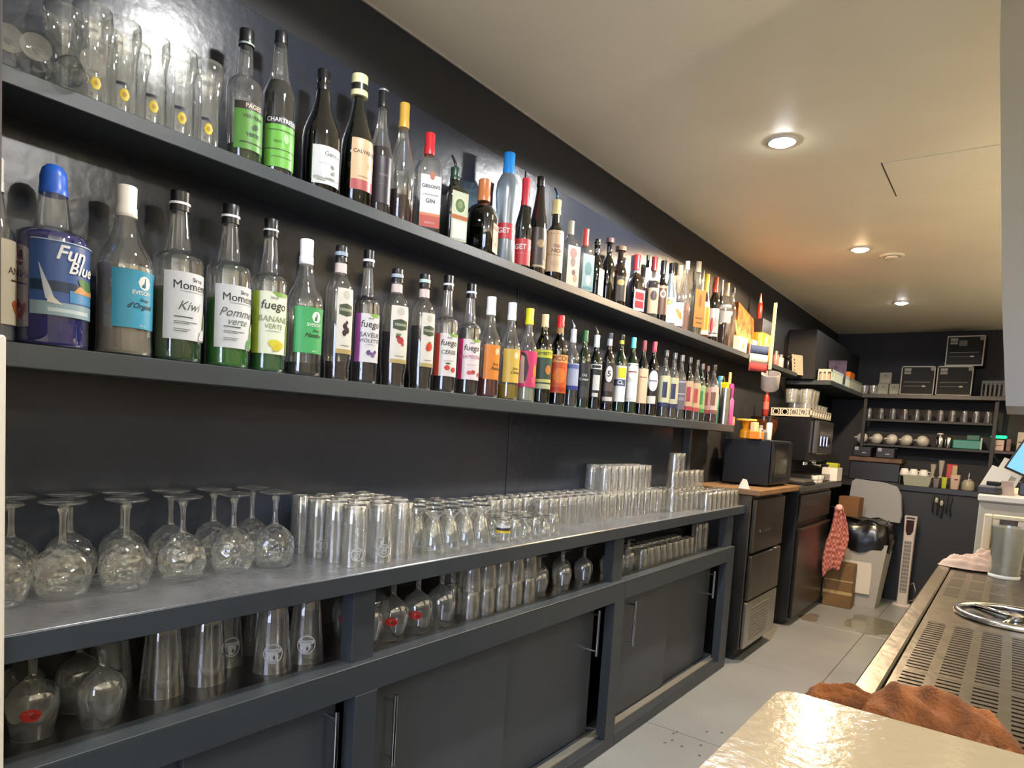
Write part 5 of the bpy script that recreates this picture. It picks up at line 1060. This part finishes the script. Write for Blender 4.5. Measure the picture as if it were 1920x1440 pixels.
for k in range(5):
    px = (1617, 1645, 1673, 1701, 1730)[k]; x = AY(px, 820, 6.88)[0]
    t = thing('coffee_cup', 'white round coffee cup lying on its side on the wall rack, %s from the left' % ORD[k], 'cup', (x, 6.88, 1.2675 + .05), 0, 'white cups on the wall rack', rot=(math.radians(-110), 0, .3 if k < 4 else -.2))
    MB().lathe([(1e-4, -.045), (.022, -.045), (.036, -.030), (.047, -.002), (.048, .028), (.046, .042), (.044, .042), (.044, .0), (.030, -.03), (1e-4, -.038)], 22).obj('cup_body', mat('cup_porcelain', '#cbc6ba', .3), t, True, 60)
    MB().tube([(-.045, 0, .03), (-.064, 0, .022), (-.062, 0, -.004), (-.042, 0, -.012)], .005, 8).obj('handle', mat('cup_porcelain', '#cbc6ba', .3), t, True)
for k, px in enumerate((1762, 1778)):
    x = AY(px, 828, 6.86)[0]; t = thing('steel_canister', 'steel canister on the wall rack, %s one' % ['left', 'right'][k], 'canister', (x, 6.86, 1.2675), 0, 'steel canisters on the wall rack')
    MB().solid([(.026, 0), (.027, .002), (.027, .085), (.024, .09)], 18).obj('canister_body', CHROME, t, True, 40)
    if k == 0: MB().solid([(.006, .09), (.006, .11), (.024, .112), (.024, .122), (.006, .125)], 14).obj('lid', WHITE, t, True, 40)
x0 = AY(1787, 830, 6.86)[0]; x1 = AY(1842, 830, 6.86)[0]
t = thing('green_tub', 'translucent sea-green plastic tub on the wall rack', 'tub', ((x0 + x1) / 2, 6.88, 1.2675)); w_ = (x1 - x0) / 2
BB(-w_, w_, -.06, .06, 0, .075, b=.006).obj('tub_body', mat('sea_green_plastic', '#2c7a66', .3), t); BB(-.01, w_ - .02, -.04, .05, .0755, .12, b=.004).obj('tub_lid', mat('dark_green_plastic', '#12543c', .4), t); BB(w_ - .012, w_ + .0, -.066, -.0605, .0, .10, b=.002).obj('tub_handle', mat('pale_clip', '#a8b8b0', .4), t)
# lit green sign box and bits on brown board
for k, (a, b_, c, d, col, lb, nm) in enumerate([(1859, 811, 1884, 831, '#c4a8a0', 'pale pink box stack right of the wall rack', 'pink_box'), (1888, 810, 1897, 833, '#7a5a58', 'dusty pink book upright right of the wall rack', 'upright_book'), (1909, 792, 1925, 829, '#b8b0a0', 'tall cream dispenser at the right end of the brown board', 'cream_dispenser')]):
    X0, X1, _, _, Z0, Z1 = ybox(a, b_, c, d, 6.84, .1); t = thing(nm, lb, ['box', 'book', 'dispenser'][k], ((X0 + X1) / 2, 6.90, 1.2705)); BB(-(X1 - X0) / 2, (X1 - X0) / 2, -.05, .05, 0, Z1 - Z0, b=.004).obj('casing', mat('casing', col, .5), t)
    BB(-(X1 - X0) / 3, (X1 - X0) / 3, -.0515, -.0502, (Z1 - Z0) * .45, (Z1 - Z0) * .52, b=.0005).obj('front_slot', mat('slot', '#5a4a44', .6), t)
X0, X1, _, _, Z0, Z1 = ybox(1859, 804, 1890, 809, 6.84, .1)
tag(BB(X0, X1, 6.86, 6.93, 1.2705 + .102, 1.2705 + .126, b=.008).obj('green_lamp_strip', mat('lit_green', '#18c878', .4, emit=1.6)), 'glowing green light bar on top of the pink boxes', 'light')
# back counter
YC = 6.2
t = thing('back_counter', 'near-black counter across the far end of the aisle', 'counter', (0, 0, 0))
BB(.42, 2.0, YC + .02, YB - .001, 0, .90, b=.003).obj('counter_front', NEARBLK, t); BB(.012, 2.0, YC, YB - .002, .9005, .945, b=.004).obj('counter_top', mat('dark_counter_top', '#242426', .3), t)
ZK = .9455
# coffee pod chest left
t = thing('bread_box', 'dark wooden box with black lid items under the wall rack', 'box', (.52, 6.62, ZK))
BB(-.20, .19, -.14, .14, 0, .16, b=.006).obj('box_body', BLACK, t); BB(-.21, .20, -.15, .15, .1605, .20, b=.005).obj('wood_lid', mat('dark_oak', '#5c4024', .5, noise=.4, nscale=12), t)
for k, dx in enumerate((-.12, .06)):
    t = thing('black_container', 'black container with white labels on the wooden box, %s one' % ['left', 'right'][k], 'container', (.52 + dx, 6.60, ZK + .2005), 0, 'black containers'); BB(-.07, .075, -.09, .09, 0, .09, b=.006).obj('container_body', BLACK, t)
    for c_, q in flat_print([('r', '#a8a4b0', -.055, -.025, .055, .085), ('d', '#9c98a0', .02, .035, .02, .006)], lambda u, v, d: (u, -.0905 - d, v)).items(): q.obj('container_label', paper(c_), t)
# raised cup rail on the back counter
YR = 6.34
x0 = AY(1687, 890, YR)[0]; x1 = AY(1800, 895, YR)[0]
t = thing('cup_stand', 'low dark stand holding white espresso cups on the back counter', 'stand', ((x0 + x1) / 2, YR + .04, ZK)); w_ = (x1 - x0) / 2
zc = .075
BB(-w_, w_, -.05, .05, zc - .01, zc, b=.002).obj('stand_top', mat('stand_brown', '#2c2422', .5), t)
for x in (-w_, w_ - .01): BB(x, x + .01, -.05, .05, 0, zc - .0105, b=.001).obj('leg', DK, t)
for k, px in enumerate((1696, 1713, 1732)):
    x = AY(px, 885, YR + .03)[0]; t = thing('espresso_cup', 'upturned white espresso cup on the dark stand, %s from the left' % ORD[k], 'cup', (x, YR + .03, ZK + zc + .0005), 0, 'espresso cups on the dark stand')
    MB().lathe([(.034, 0), (.035, .002), (.032, .03), (.024, .052), (.018, .055), (1e-4, .055)], 18).obj('cup_body', WHITE, t, True, 60)
    if k: MB().tube([(.03, 0, .04), (.047, 0, .034), (.048, 0, .014), (.033, 0, .010)], .004, 6).obj('handle', WHITE, t, True)
for k, px in enumerate((1749, 1764)):
    x = AY(px, 885, YR + .03)[0]; t = glass_obj('parfait_glass', lathe_mesh('parfait', [(1e-4, .003), (.014, .003), (.022, 0), (.008, .012), (.012, .03), (.022, .10), (.021, .10)], mat('milky_glass', '#9a948a', .2), 16), (x, YR + .03, ZK + zc + .0005), ['short stemmed spoon glass on the dark stand', 'taller stemmed glass with straws on the dark stand'][k], 'stem glasses on the stand', sc_=(1, 1, 1.05 + .35 * k))
x = AY(1786, 880, YR + .03)[0]; t = thing('red_packet', 'red and cream tea packet on the dark stand', 'packet', (x, YR + .05, ZK + zc + .0005)); BB(-.04, .03, -.02, .02, 0, .115, b=.004).obj('packet_body', mat('red_packet', '#a02c24', .45), t); BB(.0, .032, -.0215, -.0203, .02, .105, b=.0005).obj('packet_label', paper('#b8a878'), t)
# things on the counter front edge
t = thing('mint_box', 'pale mint open box with a notched front on the back counter', 'box', (AY(1718, 912, 6.25)[0], 6.275, ZK)); q = MB()
n8 = [(-.10, .085), (-.045, .075), (-.03, .06), (.03, .06), (.045, .078), (.10, .085), (.085, 0), (-.085, 0)]
v = [(x, -.04, z) for x, z in n8] + [(x, -.037, z) for x, z in n8]; q.add(v, [tuple(range(8)), tuple(range(8, 16))[::-1]] + [(i, i + 8, (i + 1) % 8 + 8, (i + 1) % 8) for i in range(8)]); q.bbox(-.085, .085, -.037, .04, 0, .004, b=.001); q.bbox(-.09, .09, .037, .04, .004, .08, b=.001)
q.obj('box_body', mat('mint_card', '#7e8270', .5), t)
for k, (px, w_, h_, c, lb) in enumerate([(1754, .022, .07, '#6a6068', 'grey sachet holder on the back counter'), (1769, .02, .085, '#a0a834', 'yellow-green sachet holder on the back counter'), (1789, .035, .11, '#b49c90', 'pale pink cup on the back counter')]):
    x = AY(px, 915, 6.24)[0]; t = thing('sachet_cup', lb, 'cup', (x, 6.26, ZK), 0); MB().solid([(w_ * .75, 0), (w_ * .8, .003), (w_, h_), (w_ * .9, h_ + .002)], 16, sq=4).obj('cup_body', mat('cup_card', c, .5), t, True, 40)
    if k == 2: BB(-.005, .02, -w_ - .0005, -w_ + .002, h_ * .65, h_ * .75, b=.0005).obj('cup_mark', paper('#6a2a2a'), t)
x = AY(1814, 915, 6.24)[0]; t = thing('sugar_jar', 'round glass sugar jar with metal spout on the back counter', 'jar', (x, 6.26, ZK)); MB().solid([(.038, 0), (.043, .01), (.042, .06), (.026, .08)], 20).obj('jar_body', mat('sugar', '#8a8674', .35), t, True, 50); MB().solid([(.028, .08), (.028, .09), (.006, .10), (.005, .135)], 16).obj('spout_lid', CHROME, t, True, 40)
# dangling cables / keys
t = thing('hanging_keys', 'bunch of dark straps and keys hanging from the back counter edge', 'keys', (AY(1765, 950, 6.19)[0], 6.185, .885))
for k in range(5):
    a = -.06 + .03 * k; MB().tube([(a, .012, .012), (a, -.004, .005), (a + .01 * math.sin(k), -.005, -.07), (a + .004, -.004, -.13 - .02 * (k % 3))], .006, 6).obj('strap', MATBLACK, t, True)
for k in range(2): MB().solid([(.008, 0), (.012, .012), (.012, .03), (.006, .042)], 10).obj('key_tag', mat('tag_pale', '#9a968a', .4), t, True, loc=(-.035 + .035 * k, -.012, -.055 - .02 * k))
# ---- bin
t = thing('waste_bin', 'large white swing bin with its grey lid propped open', 'bin', (.585, 5.86, 0))
q = MB(); q.add([(-.14, -.12, 0), (.14, -.12, 0), (.14, .16, 0), (-.14, .16, 0), (-.19, -.17, .50), (.19, -.17, .50), (.19, .20, .50), (-.19, .20, .50)], [(0, 3, 2, 1), (0, 1, 5, 4), (1, 2, 6, 5), (2, 3, 7, 6), (3, 0, 4, 7), (4, 5, 6, 7)]); q.obj('bin_body', mat('bin_white', '#9c9a94', .45), t)
q = MB(); q.bbox(-.13, .10, -.155, -.14, .10, .40, b=.01); q.obj('bin_front_panel', mat('bin_white2', '#c4bfb4', .45), t)
q = MB(); v = []; f = []; n = 28
for j, (z, k1) in enumerate([(.44, 1.03), (.50, 1.07), (.56, 1.03), (.63, .98), (.66, .82)]):
    for i in range(n):
        a = 2 * PI * i / n; c_, s_ = math.cos(a), math.sin(a); kk = (abs(c_) ** 5 + abs(s_) ** 5) ** (-.2)
        rr = kk * k1 * (1 + .03 * math.sin(7 * a + j) + .025 * math.sin(13 * a + 2.1 * j) + .015 * math.sin(11 * a - j)); v.append((.19 * rr * c_, .015 + .185 * rr * s_, z + .02 * math.sin(5 * a + j * 2)))
for j in range(4):
    for i in range(n): f.append((j * n + i, j * n + (i + 1) % n, (j + 1) * n + (i + 1) % n, (j + 1) * n + i))
f.append(tuple(range(4 * n, 5 * n))); q.add(v, f); q.obj('bin_bag', mat('black_bag', '#0e0e10', .22, noise=.3, nscale=30), t, True)
lid = MB(); pts = [(-.19, .0), (.21, .0), (.215, .06), (.19, .22), (.15, .285), (.06, .305), (-.16, .315), (-.185, .29)]
n = len(pts); v = [(x, 0, z) for x, z in pts] + [(x, .03, z) for x, z in pts]; lid.add(v, [tuple(range(n)), tuple(range(n, 2 * n))[::-1]] + [(i, i + n, (i + 1) % n + n, (i + 1) % n) for i in range(n)])
o = lid.obj('bin_lid', mat('lid_grey', '#828486', .45), t); o.location = (.01, .17, .655); o.rotation_euler = (math.radians(-8), 0, math.radians(-10))
# small box and kraft box
t = thing('small_carton', 'small brown carton resting on the bin bag', 'box', (.48, 5.80, .68), -.15); BB(-.075, .075, -.055, .055, 0, .155, b=.003).obj('carton_body', mat('brown_card', '#6c4a28', .7, noise=.15, nscale=12), t)
t = thing('cardboard_box', 'brown taped cardboard box on the floor before the bin', 'box', (.49, 5.615, 0), 0.02); BB(-.10, .10, -.065, .065, 0, .335, b=.004).obj('box_body', mat('kraft_card', '#6c5028', .6, noise=.2, nscale=9), t)
BB(-.101, .101, -.0665, -.0652, .10, .125, b=.0004).obj('packing_tape', mat('tape', '#a08a60', .25), t); BB(-.101, .101, -.0665, -.0652, .20, .21, b=.0004).obj('packing_tape', mat('tape', '#a08a60', .25), t)
# tower fan
t = thing('tower_fan', 'slim white tower fan standing on the grey floor', 'fan', (.872, 6.06, 0))
FW = mat('fan_white', '#b0a8a5', .4)
MB().solid([(.070, 0), (.070, .008), (.055, .018), (.045, .022)], 28).obj('base', FW, t, True, 40)
body = MB()
def sect(z, w_, d_, tx=0): return [(tx - w_, -d_, z), (tx - w_ * .8, -d_ * 1.15, z), (tx + w_ * .8, -d_ * 1.15, z), (tx + w_, -d_, z), (tx + w_, d_, z), (tx - w_, d_, z)]
lv = [(.022, .036, .038), (.10, .034, .036), (.55, .036, .036), (.66, .040, .036), (.715, .042, .034)]
v = []; f = []
for z, w_, d_ in lv: v += sect(z, w_, d_, 0)
for j in range(len(lv) - 1):
    for i in range(6): a = j * 6 + i; b2 = j * 6 + (i + 1) % 6; f.append((a, b2, b2 + 6, a + 6))
f += [tuple(range(6))[::-1], tuple(range(24, 30))]; body.add(v, f); body.obj('fan_body', FW, t)
fp = BB(-.024, .024, -.0435, -.0415, .11, .52, b=.001).obj('grille', mat('grille_dark', '#6c6864', .5), t)
for k in range(13): BB(-.024, .024, -.046, -.0437, .118 + .031 * k, .124 + .031 * k, b=.0005).obj('louvre', mat('louvre_grey', '#9a9490', .45), fp)
for x in (-.008, .008): BB(x - .001, x + .001, -.0465, -.0437, .11, .52, b=.0004).obj('grille_rib', mat('louvre_grey', '#9a9490', .45), fp)
q = MB(); pts = [(-.026, .685), (.028, .685), (.026, .60), (.012, .57), (-.012, .565), (-.026, .60)]; n = 6; v = [(x, -.0435, z) for x, z in pts] + [(x, -.040, z) for x, z in pts]
q.add(v, [tuple(range(n))[::-1], tuple(range(n, 2 * n))] + [(i, i + n, (i + 1) % n + n, (i + 1) % n) for i in range(n)]); q.obj('control_window', mat('fan_window', '#2a1418', .1), t)
BB(-.030, .030, -.0425, -.0405, .692, .708, b=.003).obj('handle_recess', mat('slot', '#2a2626', .6), t)
MB().tube([(.03, .03, .03), (.075, .02, .06), (.08, .0, .14), (.06, .02, .19), (.035, .03, .17)], .003, 6).obj('power_cord', FW, t, True)
#%%RIGHT
# ============================================================ bar on the right
SLAB = mat('glossy_cream_bar_top', '#94876f', .11, noise=.04, nscale=5, bump=.15, bscale=85)
c0 = (1.287, .767); rr = .022
pts = [(1.283, -.6)] + [(c0[0] + rr - rr * math.cos(a), c0[1] - rr + rr * math.sin(a)) for a in [PI / 2 * k / 6 for k in range(7)]] + [(2.3, .762), (2.3, -.6)]
tb = thing('bar_counter_top', 'glossy cream bar top in the foreground', 'bar top', (0, 0, 0))
MB().prism(pts, .905, .9475).obj('slab', SLAB, tb)
MB().prism([(x + (.0015 if x < 1.5 else 0), y - .0015) for x, y in pts], .9475, .95).obj('slab_surface', SLAB, tb)
t = thing('bar_cabinet', 'grey bar body under the steel drainer', 'bar', (0, 0, 0)); BB(1.36, 2.25, -.55, 2.56, 0, .83, b=.003).obj('body_panel', mat('bar_grey', '#6a6a66', .5), t)
BST = mat('warm_brushed_steel', '#7c7464', .34, 1.0, noise=.18, nscale=25, bump=.25, bscale=45)
t = thing('steel_drainer', 'stainless steel bar worktop with slotted drainer', 'drainer', (0, 0, 0))
q = MB(); q.bbox(1.316, 1.348, -.5, 2.585, .8305, .880, b=.003); q.bbox(1.349, 2.25, 2.50, 2.585, .8305, .880, b=.003); q.bbox(1.80, 2.25, -.5, 2.499, .8305, .880, b=.003)
q.obj('rim', BST, t)
B(1.349, 1.80, -.5, 2.4995, .8305, .845).obj('drip_pan', mat('pan_dark', '#3c362c', .4, .6), t)
pl = MB(); ZG0, ZG1 = .868, .8755
cols = [(1.362, 1.393), (1.408, 1.439), (1.454, 1.485), (1.500, 1.531), (1.546, 1.577), (1.592, 1.623), (1.638, 1.669)]
edges = [1.351] + [v for c in cols for v in c] + [1.798]
patches = [(.70, 1.215), (1.235, 1.60), (1.93, 2.06), (2.09, 2.22), (2.25, 2.38)]
for k in range(0, len(edges), 2): pl.box(edges[k], edges[k + 1], -.48, 2.495, ZG0, ZG1)
prev = -.48
for a, b2 in patches:
    for c in cols: pl.box(c[0], c[1], prev, a, ZG0, ZG1)
    prev = b2
    for c in cols:
        y = a + .006
        while y + .007 < b2: pl.box(c[0], c[1], y, y + (.011 if b2 < 1.7 else .008), ZG0, ZG1); y += .0185 if b2 < 1.7 else .0115
for c in cols: pl.box(c[0], c[1], prev, 2.495, ZG0, ZG1)
g = pl.obj('slotted_grate', BST, t)
B(1.351, 1.798, 1.238, 1.2385, .846, .8675).obj('grate_support', BST, t); 
t = thing('glass_rinser', 'round chrome glass rinser set in the steel drainer', 'glass rinser', (1.505, 1.77, .8757))
ring = MB(); ring.tube([(.105 * math.cos(2 * PI * k / 36), .105 * math.sin(2 * PI * k / 36), .006) for k in range(36)], .007, 8, close=True); ring.obj('ring', CHROME, t, True)
MB().lathe([(.10, .003), (.095, .001), (.05, .0005), (1e-4, .0005)], 30).obj('well', mat('well_dark', '#26221c', .2, .8), t, True)
q = MB()
for k in range(3):
    a = PI / 3 * 2 * k + .3; q.tube([(.012 * math.cos(a), .012 * math.sin(a), .008), (.1 * math.cos(a), .1 * math.sin(a), .006)], .0045, 6)
q.obj('spoke', CHROME, t, True); MB().solid([(.016, .002), (.016, .012), (.006, .016)], 16).obj('hub', CHROME, t, True, 40)
# brown cloth
CL = mat('brown_cloth', '#844c1c', .9, noise=.4, nscale=22, c2='#5a3214', bump=.7, bscale=240)
def cloth(name, label, cx, cy, a, b2, h, z, m_, rot, seed, cat='cloth', folds=4, power=2.0):
    r = random.Random(seed); nu, nv = 44, 30; v = []; f = []
    ph = [r.uniform(0, 6) for _ in range(8)]
    for j in range(nv + 1):
        rad = j / nv
        for i in range(nu):
            th = 2 * PI * i / nu
            edge = 1 + .10 * math.sin(2 * th + ph[0]) + .07 * math.sin(3 * th + ph[1]) + .05 * math.sin(5 * th + ph[2])
            x = a * rad * edge * math.cos(th); y = b2 * rad * edge * math.sin(th)
            zz = h * (1 - rad ** power) ** .6 if rad < 1 else 0
            fold = .16 * h * math.sin(folds * 6 * (x / a * .35 + y / b2 * .8) + 1.2 * math.sin(3 * x / a + ph[3])) + .08 * h * math.sin(9 * x / a + 4 * y / b2 + ph[4])
            zz += fold * min(1, (1 - rad) * 2.5)
            zz += .05 * h * math.sin(21 * x / a + 13 * y / b2 + ph[5]) * min(1, (1 - rad) * 3)
            if rad > .93: zz *= .5
            v.append((x, y, max(zz, .0) + .001))
    for j in range(nv):
        for i in range(nu): f.append((j * nu + i, j * nu + (i + 1) % nu, (j + 1) * nu + (i + 1) % nu, (j + 1) * nu + i))
    q = MB().add(v, f); o = q.obj(name, m_, None, True); o.location = (cx, cy, z); o.rotation_euler = (0, 0, rot); return tag(o, label, cat) if label else o
t = thing('cleaning_cloth', 'crumpled brown cleaning cloth lying on the drainer by the bar top', 'cloth', (1.40, .985, .876))
def child(o, par, loc): o.parent = par; o.location = loc
child(cloth('cloth_fold', None, 0, 0, .085, .062, .045, 0, CL, -.30, 4, folds=2), t, (.022, -.018, 0))
child(cloth('cloth_fold', None, 0, 0, .050, .020, .022, 0, CL, .25, 9, folds=2), t, (-.078, -.012, .003))
child(cloth('cloth_fold', None, 0, 0, .045, .035, .022, 0, CL, -.9, 12, folds=2), t, (.070, -.050, .002))
# jug, pale cloth
PK = mat('pale_pink_cloth2', '#b89c88', .9, noise=.25, nscale=20)
t = thing('pale_cloth', 'crumpled pale cloth beside the jug on the drainer', 'cloth', (1.40, 2.44, .8805))
child(cloth('cloth_fold', None, 0, 0, .075, .055, .035, 0, PK, .2, 21, folds=3), t, (0, 0, 0)); child(cloth('cloth_fold', None, 0, 0, .05, .04, .05, 0, PK, .8, 23, folds=2), t, (.03, .02, .002))
P = AZ(1882, 1083, .8765); hj = solve_z(988, P[0], P[1]) - .8765
t = thing('water_jug', 'frosted clear jug standing on the drainer', 'jug', (P[0] + .0, P[1], .8765))
rj = 27 * proj((P[0], P[1], .95))[2] / FPX
MB().lathe([(1e-4, .004), (rj * .85, .004), (rj * .88, 0), (rj * .9, .006), (rj * .95, hj * .6), (rj * 1.05, hj), (rj * 1.0, hj), (rj * .92, hj * .6), (rj * .84, .01)], 28).obj('jug_body', glass('cloudy_plastic', tint=(.72, .74, .68), haze=.22, hazecol=(.55, .54, .46), rough=.15), t, True, 50)
MB().lathe([(rj * .9, .0), (rj * .93, .002), (rj * .93, .008), (rj * .9, .01)], 28).obj('foot_ring', WHITE, t, True)
MB().tube([(rj, 0, hj * .85), (rj + .035, 0, hj * .8), (rj + .035, 0, hj * .35), (rj * .95, 0, hj * .2)], .006, 8).obj('handle', DUSTY, t, True)
# white unit beyond the drainer
WU = mat('off_white_cabinet', '#a49c8c', .5)
t = thing('white_counter_unit', 'off-white counter unit beyond the steel drainer', 'counter', (0, 0, 0))
Yw = 2.9
P1 = AY(1835, 928, Yw); zt2 = P1[2]
BB(P1[0] + .004, 2.3, Yw + .01, Yw + .9, 0, zt2 - .022, b=.004).obj('unit_body', WU, t); BB(P1[0] - .002, 2.3, Yw, Yw + .92, zt2 - .0215, zt2 + .004, b=.005).obj('unit_top', mat('off_white_top', '#c0b8a8', .4), t)
ZT = zt2 + .0045
X0, X1, _, _, Z0, Z1 = ybox(1846, 962, 1960, 1012, 2.72, .1)
Z0 = .881
t = thing('cream_crate', 'cream plastic crate with handle hole behind the jug', 'crate', (X0, 2.53, Z0)); W_ = .22; Hh = Z1 - Z0
q = MB(); q.bbox(0, .022, 0, .03, 0, Hh, b=.003); q.bbox(W_ - .022, W_, 0, .03, 0, Hh, b=.003); q.bbox(.0225, W_ - .0225, 0, .03, Hh - .012, Hh, b=.002); q.bbox(.0225, W_ - .0225, 0, .03, Hh - .045, Hh - .030, b=.002); q.bbox(.0225, .04, 0, .03, Hh - .0295, Hh - .0125, b=.001); q.bbox(.085, W_ - .0225, 0, .03, Hh - .0295, Hh - .0125, b=.001)
q.bbox(.0225, .042, .0, .03, Hh * .0, Hh * .35, b=.002)
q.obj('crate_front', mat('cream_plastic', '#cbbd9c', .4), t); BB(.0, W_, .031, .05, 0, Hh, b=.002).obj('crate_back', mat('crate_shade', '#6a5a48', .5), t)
# till screen, papers, steel cylinder on the unit
P = AY(1895, 880, 3.0)
t = thing('till_screen', 'tilted lit blue till screen at the right edge', 'screen', (P[0] + .01, 3.05, ZT))
a = AY(1880, 903, 3.0); b3 = AY(1912, 845, 3.0)
scr = MB(); scr.bbox(-.002, .14, -.004, .010, 0, b3[2] - a[2] + .03, b=.003); o = scr.obj('screen_housing', BLACK, t); o.location = (a[0] - P[0] - .01, -.02, max(.012, a[2] - ZT) + .05); o.rotation_euler = (math.radians(-12), math.radians(24), 0)
scr = MB(); scr.box(.004, .134, -.0055, -.0042, .006, b3[2] - a[2] + .024); o = scr.obj('screen_glass', mat('lit_screen_blue', '#6aa4cc', .3, emit=.35), t); o.location = (a[0] - P[0] - .01, -.02, max(.012, a[2] - ZT) + .05); o.rotation_euler = (math.radians(-12), math.radians(24), 0)
BB(.02, .10, .0, .08, 0, .05, b=.004).obj('screen_stand', BLACK, t)
t = thing('paper_sheets', 'loose white paper sheets propped behind the till screen', 'paper', (AY(1865, 900, 3.1)[0], 3.12, ZT), rot=(math.radians(-10), math.radians(22), 0)); BB(-.03, .05, 0, .002, 0, .135, b=.0005).obj('sheet', mat('paper_white', '#bcb4a4', .7), t); BB(-.05, .02, -.012, -.010, 0, .09, b=.0005).obj('sheet', mat('paper_white', '#bcb4a4', .7), t)
t = thing('card_terminal', 'dark card terminal with pale receipt on the off-white counter', 'card terminal', (AY(1856, 915, 2.95)[0], 2.96, ZT), -.3); BB(-.03, .03, -.03, .05, 0, .03, b=.006).obj('terminal_body', mat('terminal_dark', '#38363a', .4), t); BB(-.02, .02, .02, .045, .0305, .045, b=.002).obj('receipt_slot', BLACK, t)
t = thing('receipt', 'curled pale receipt in front of the till screen', 'receipt', (AY(1893, 915, 2.93)[0], 2.95, ZT), rot=(math.radians(30), 0, -.3)); BB(-.018, .018, 0, .0015, 0, .06, b=.0004).obj('receipt_paper', mat('receipt_pink', '#c8b0a0', .7), t)
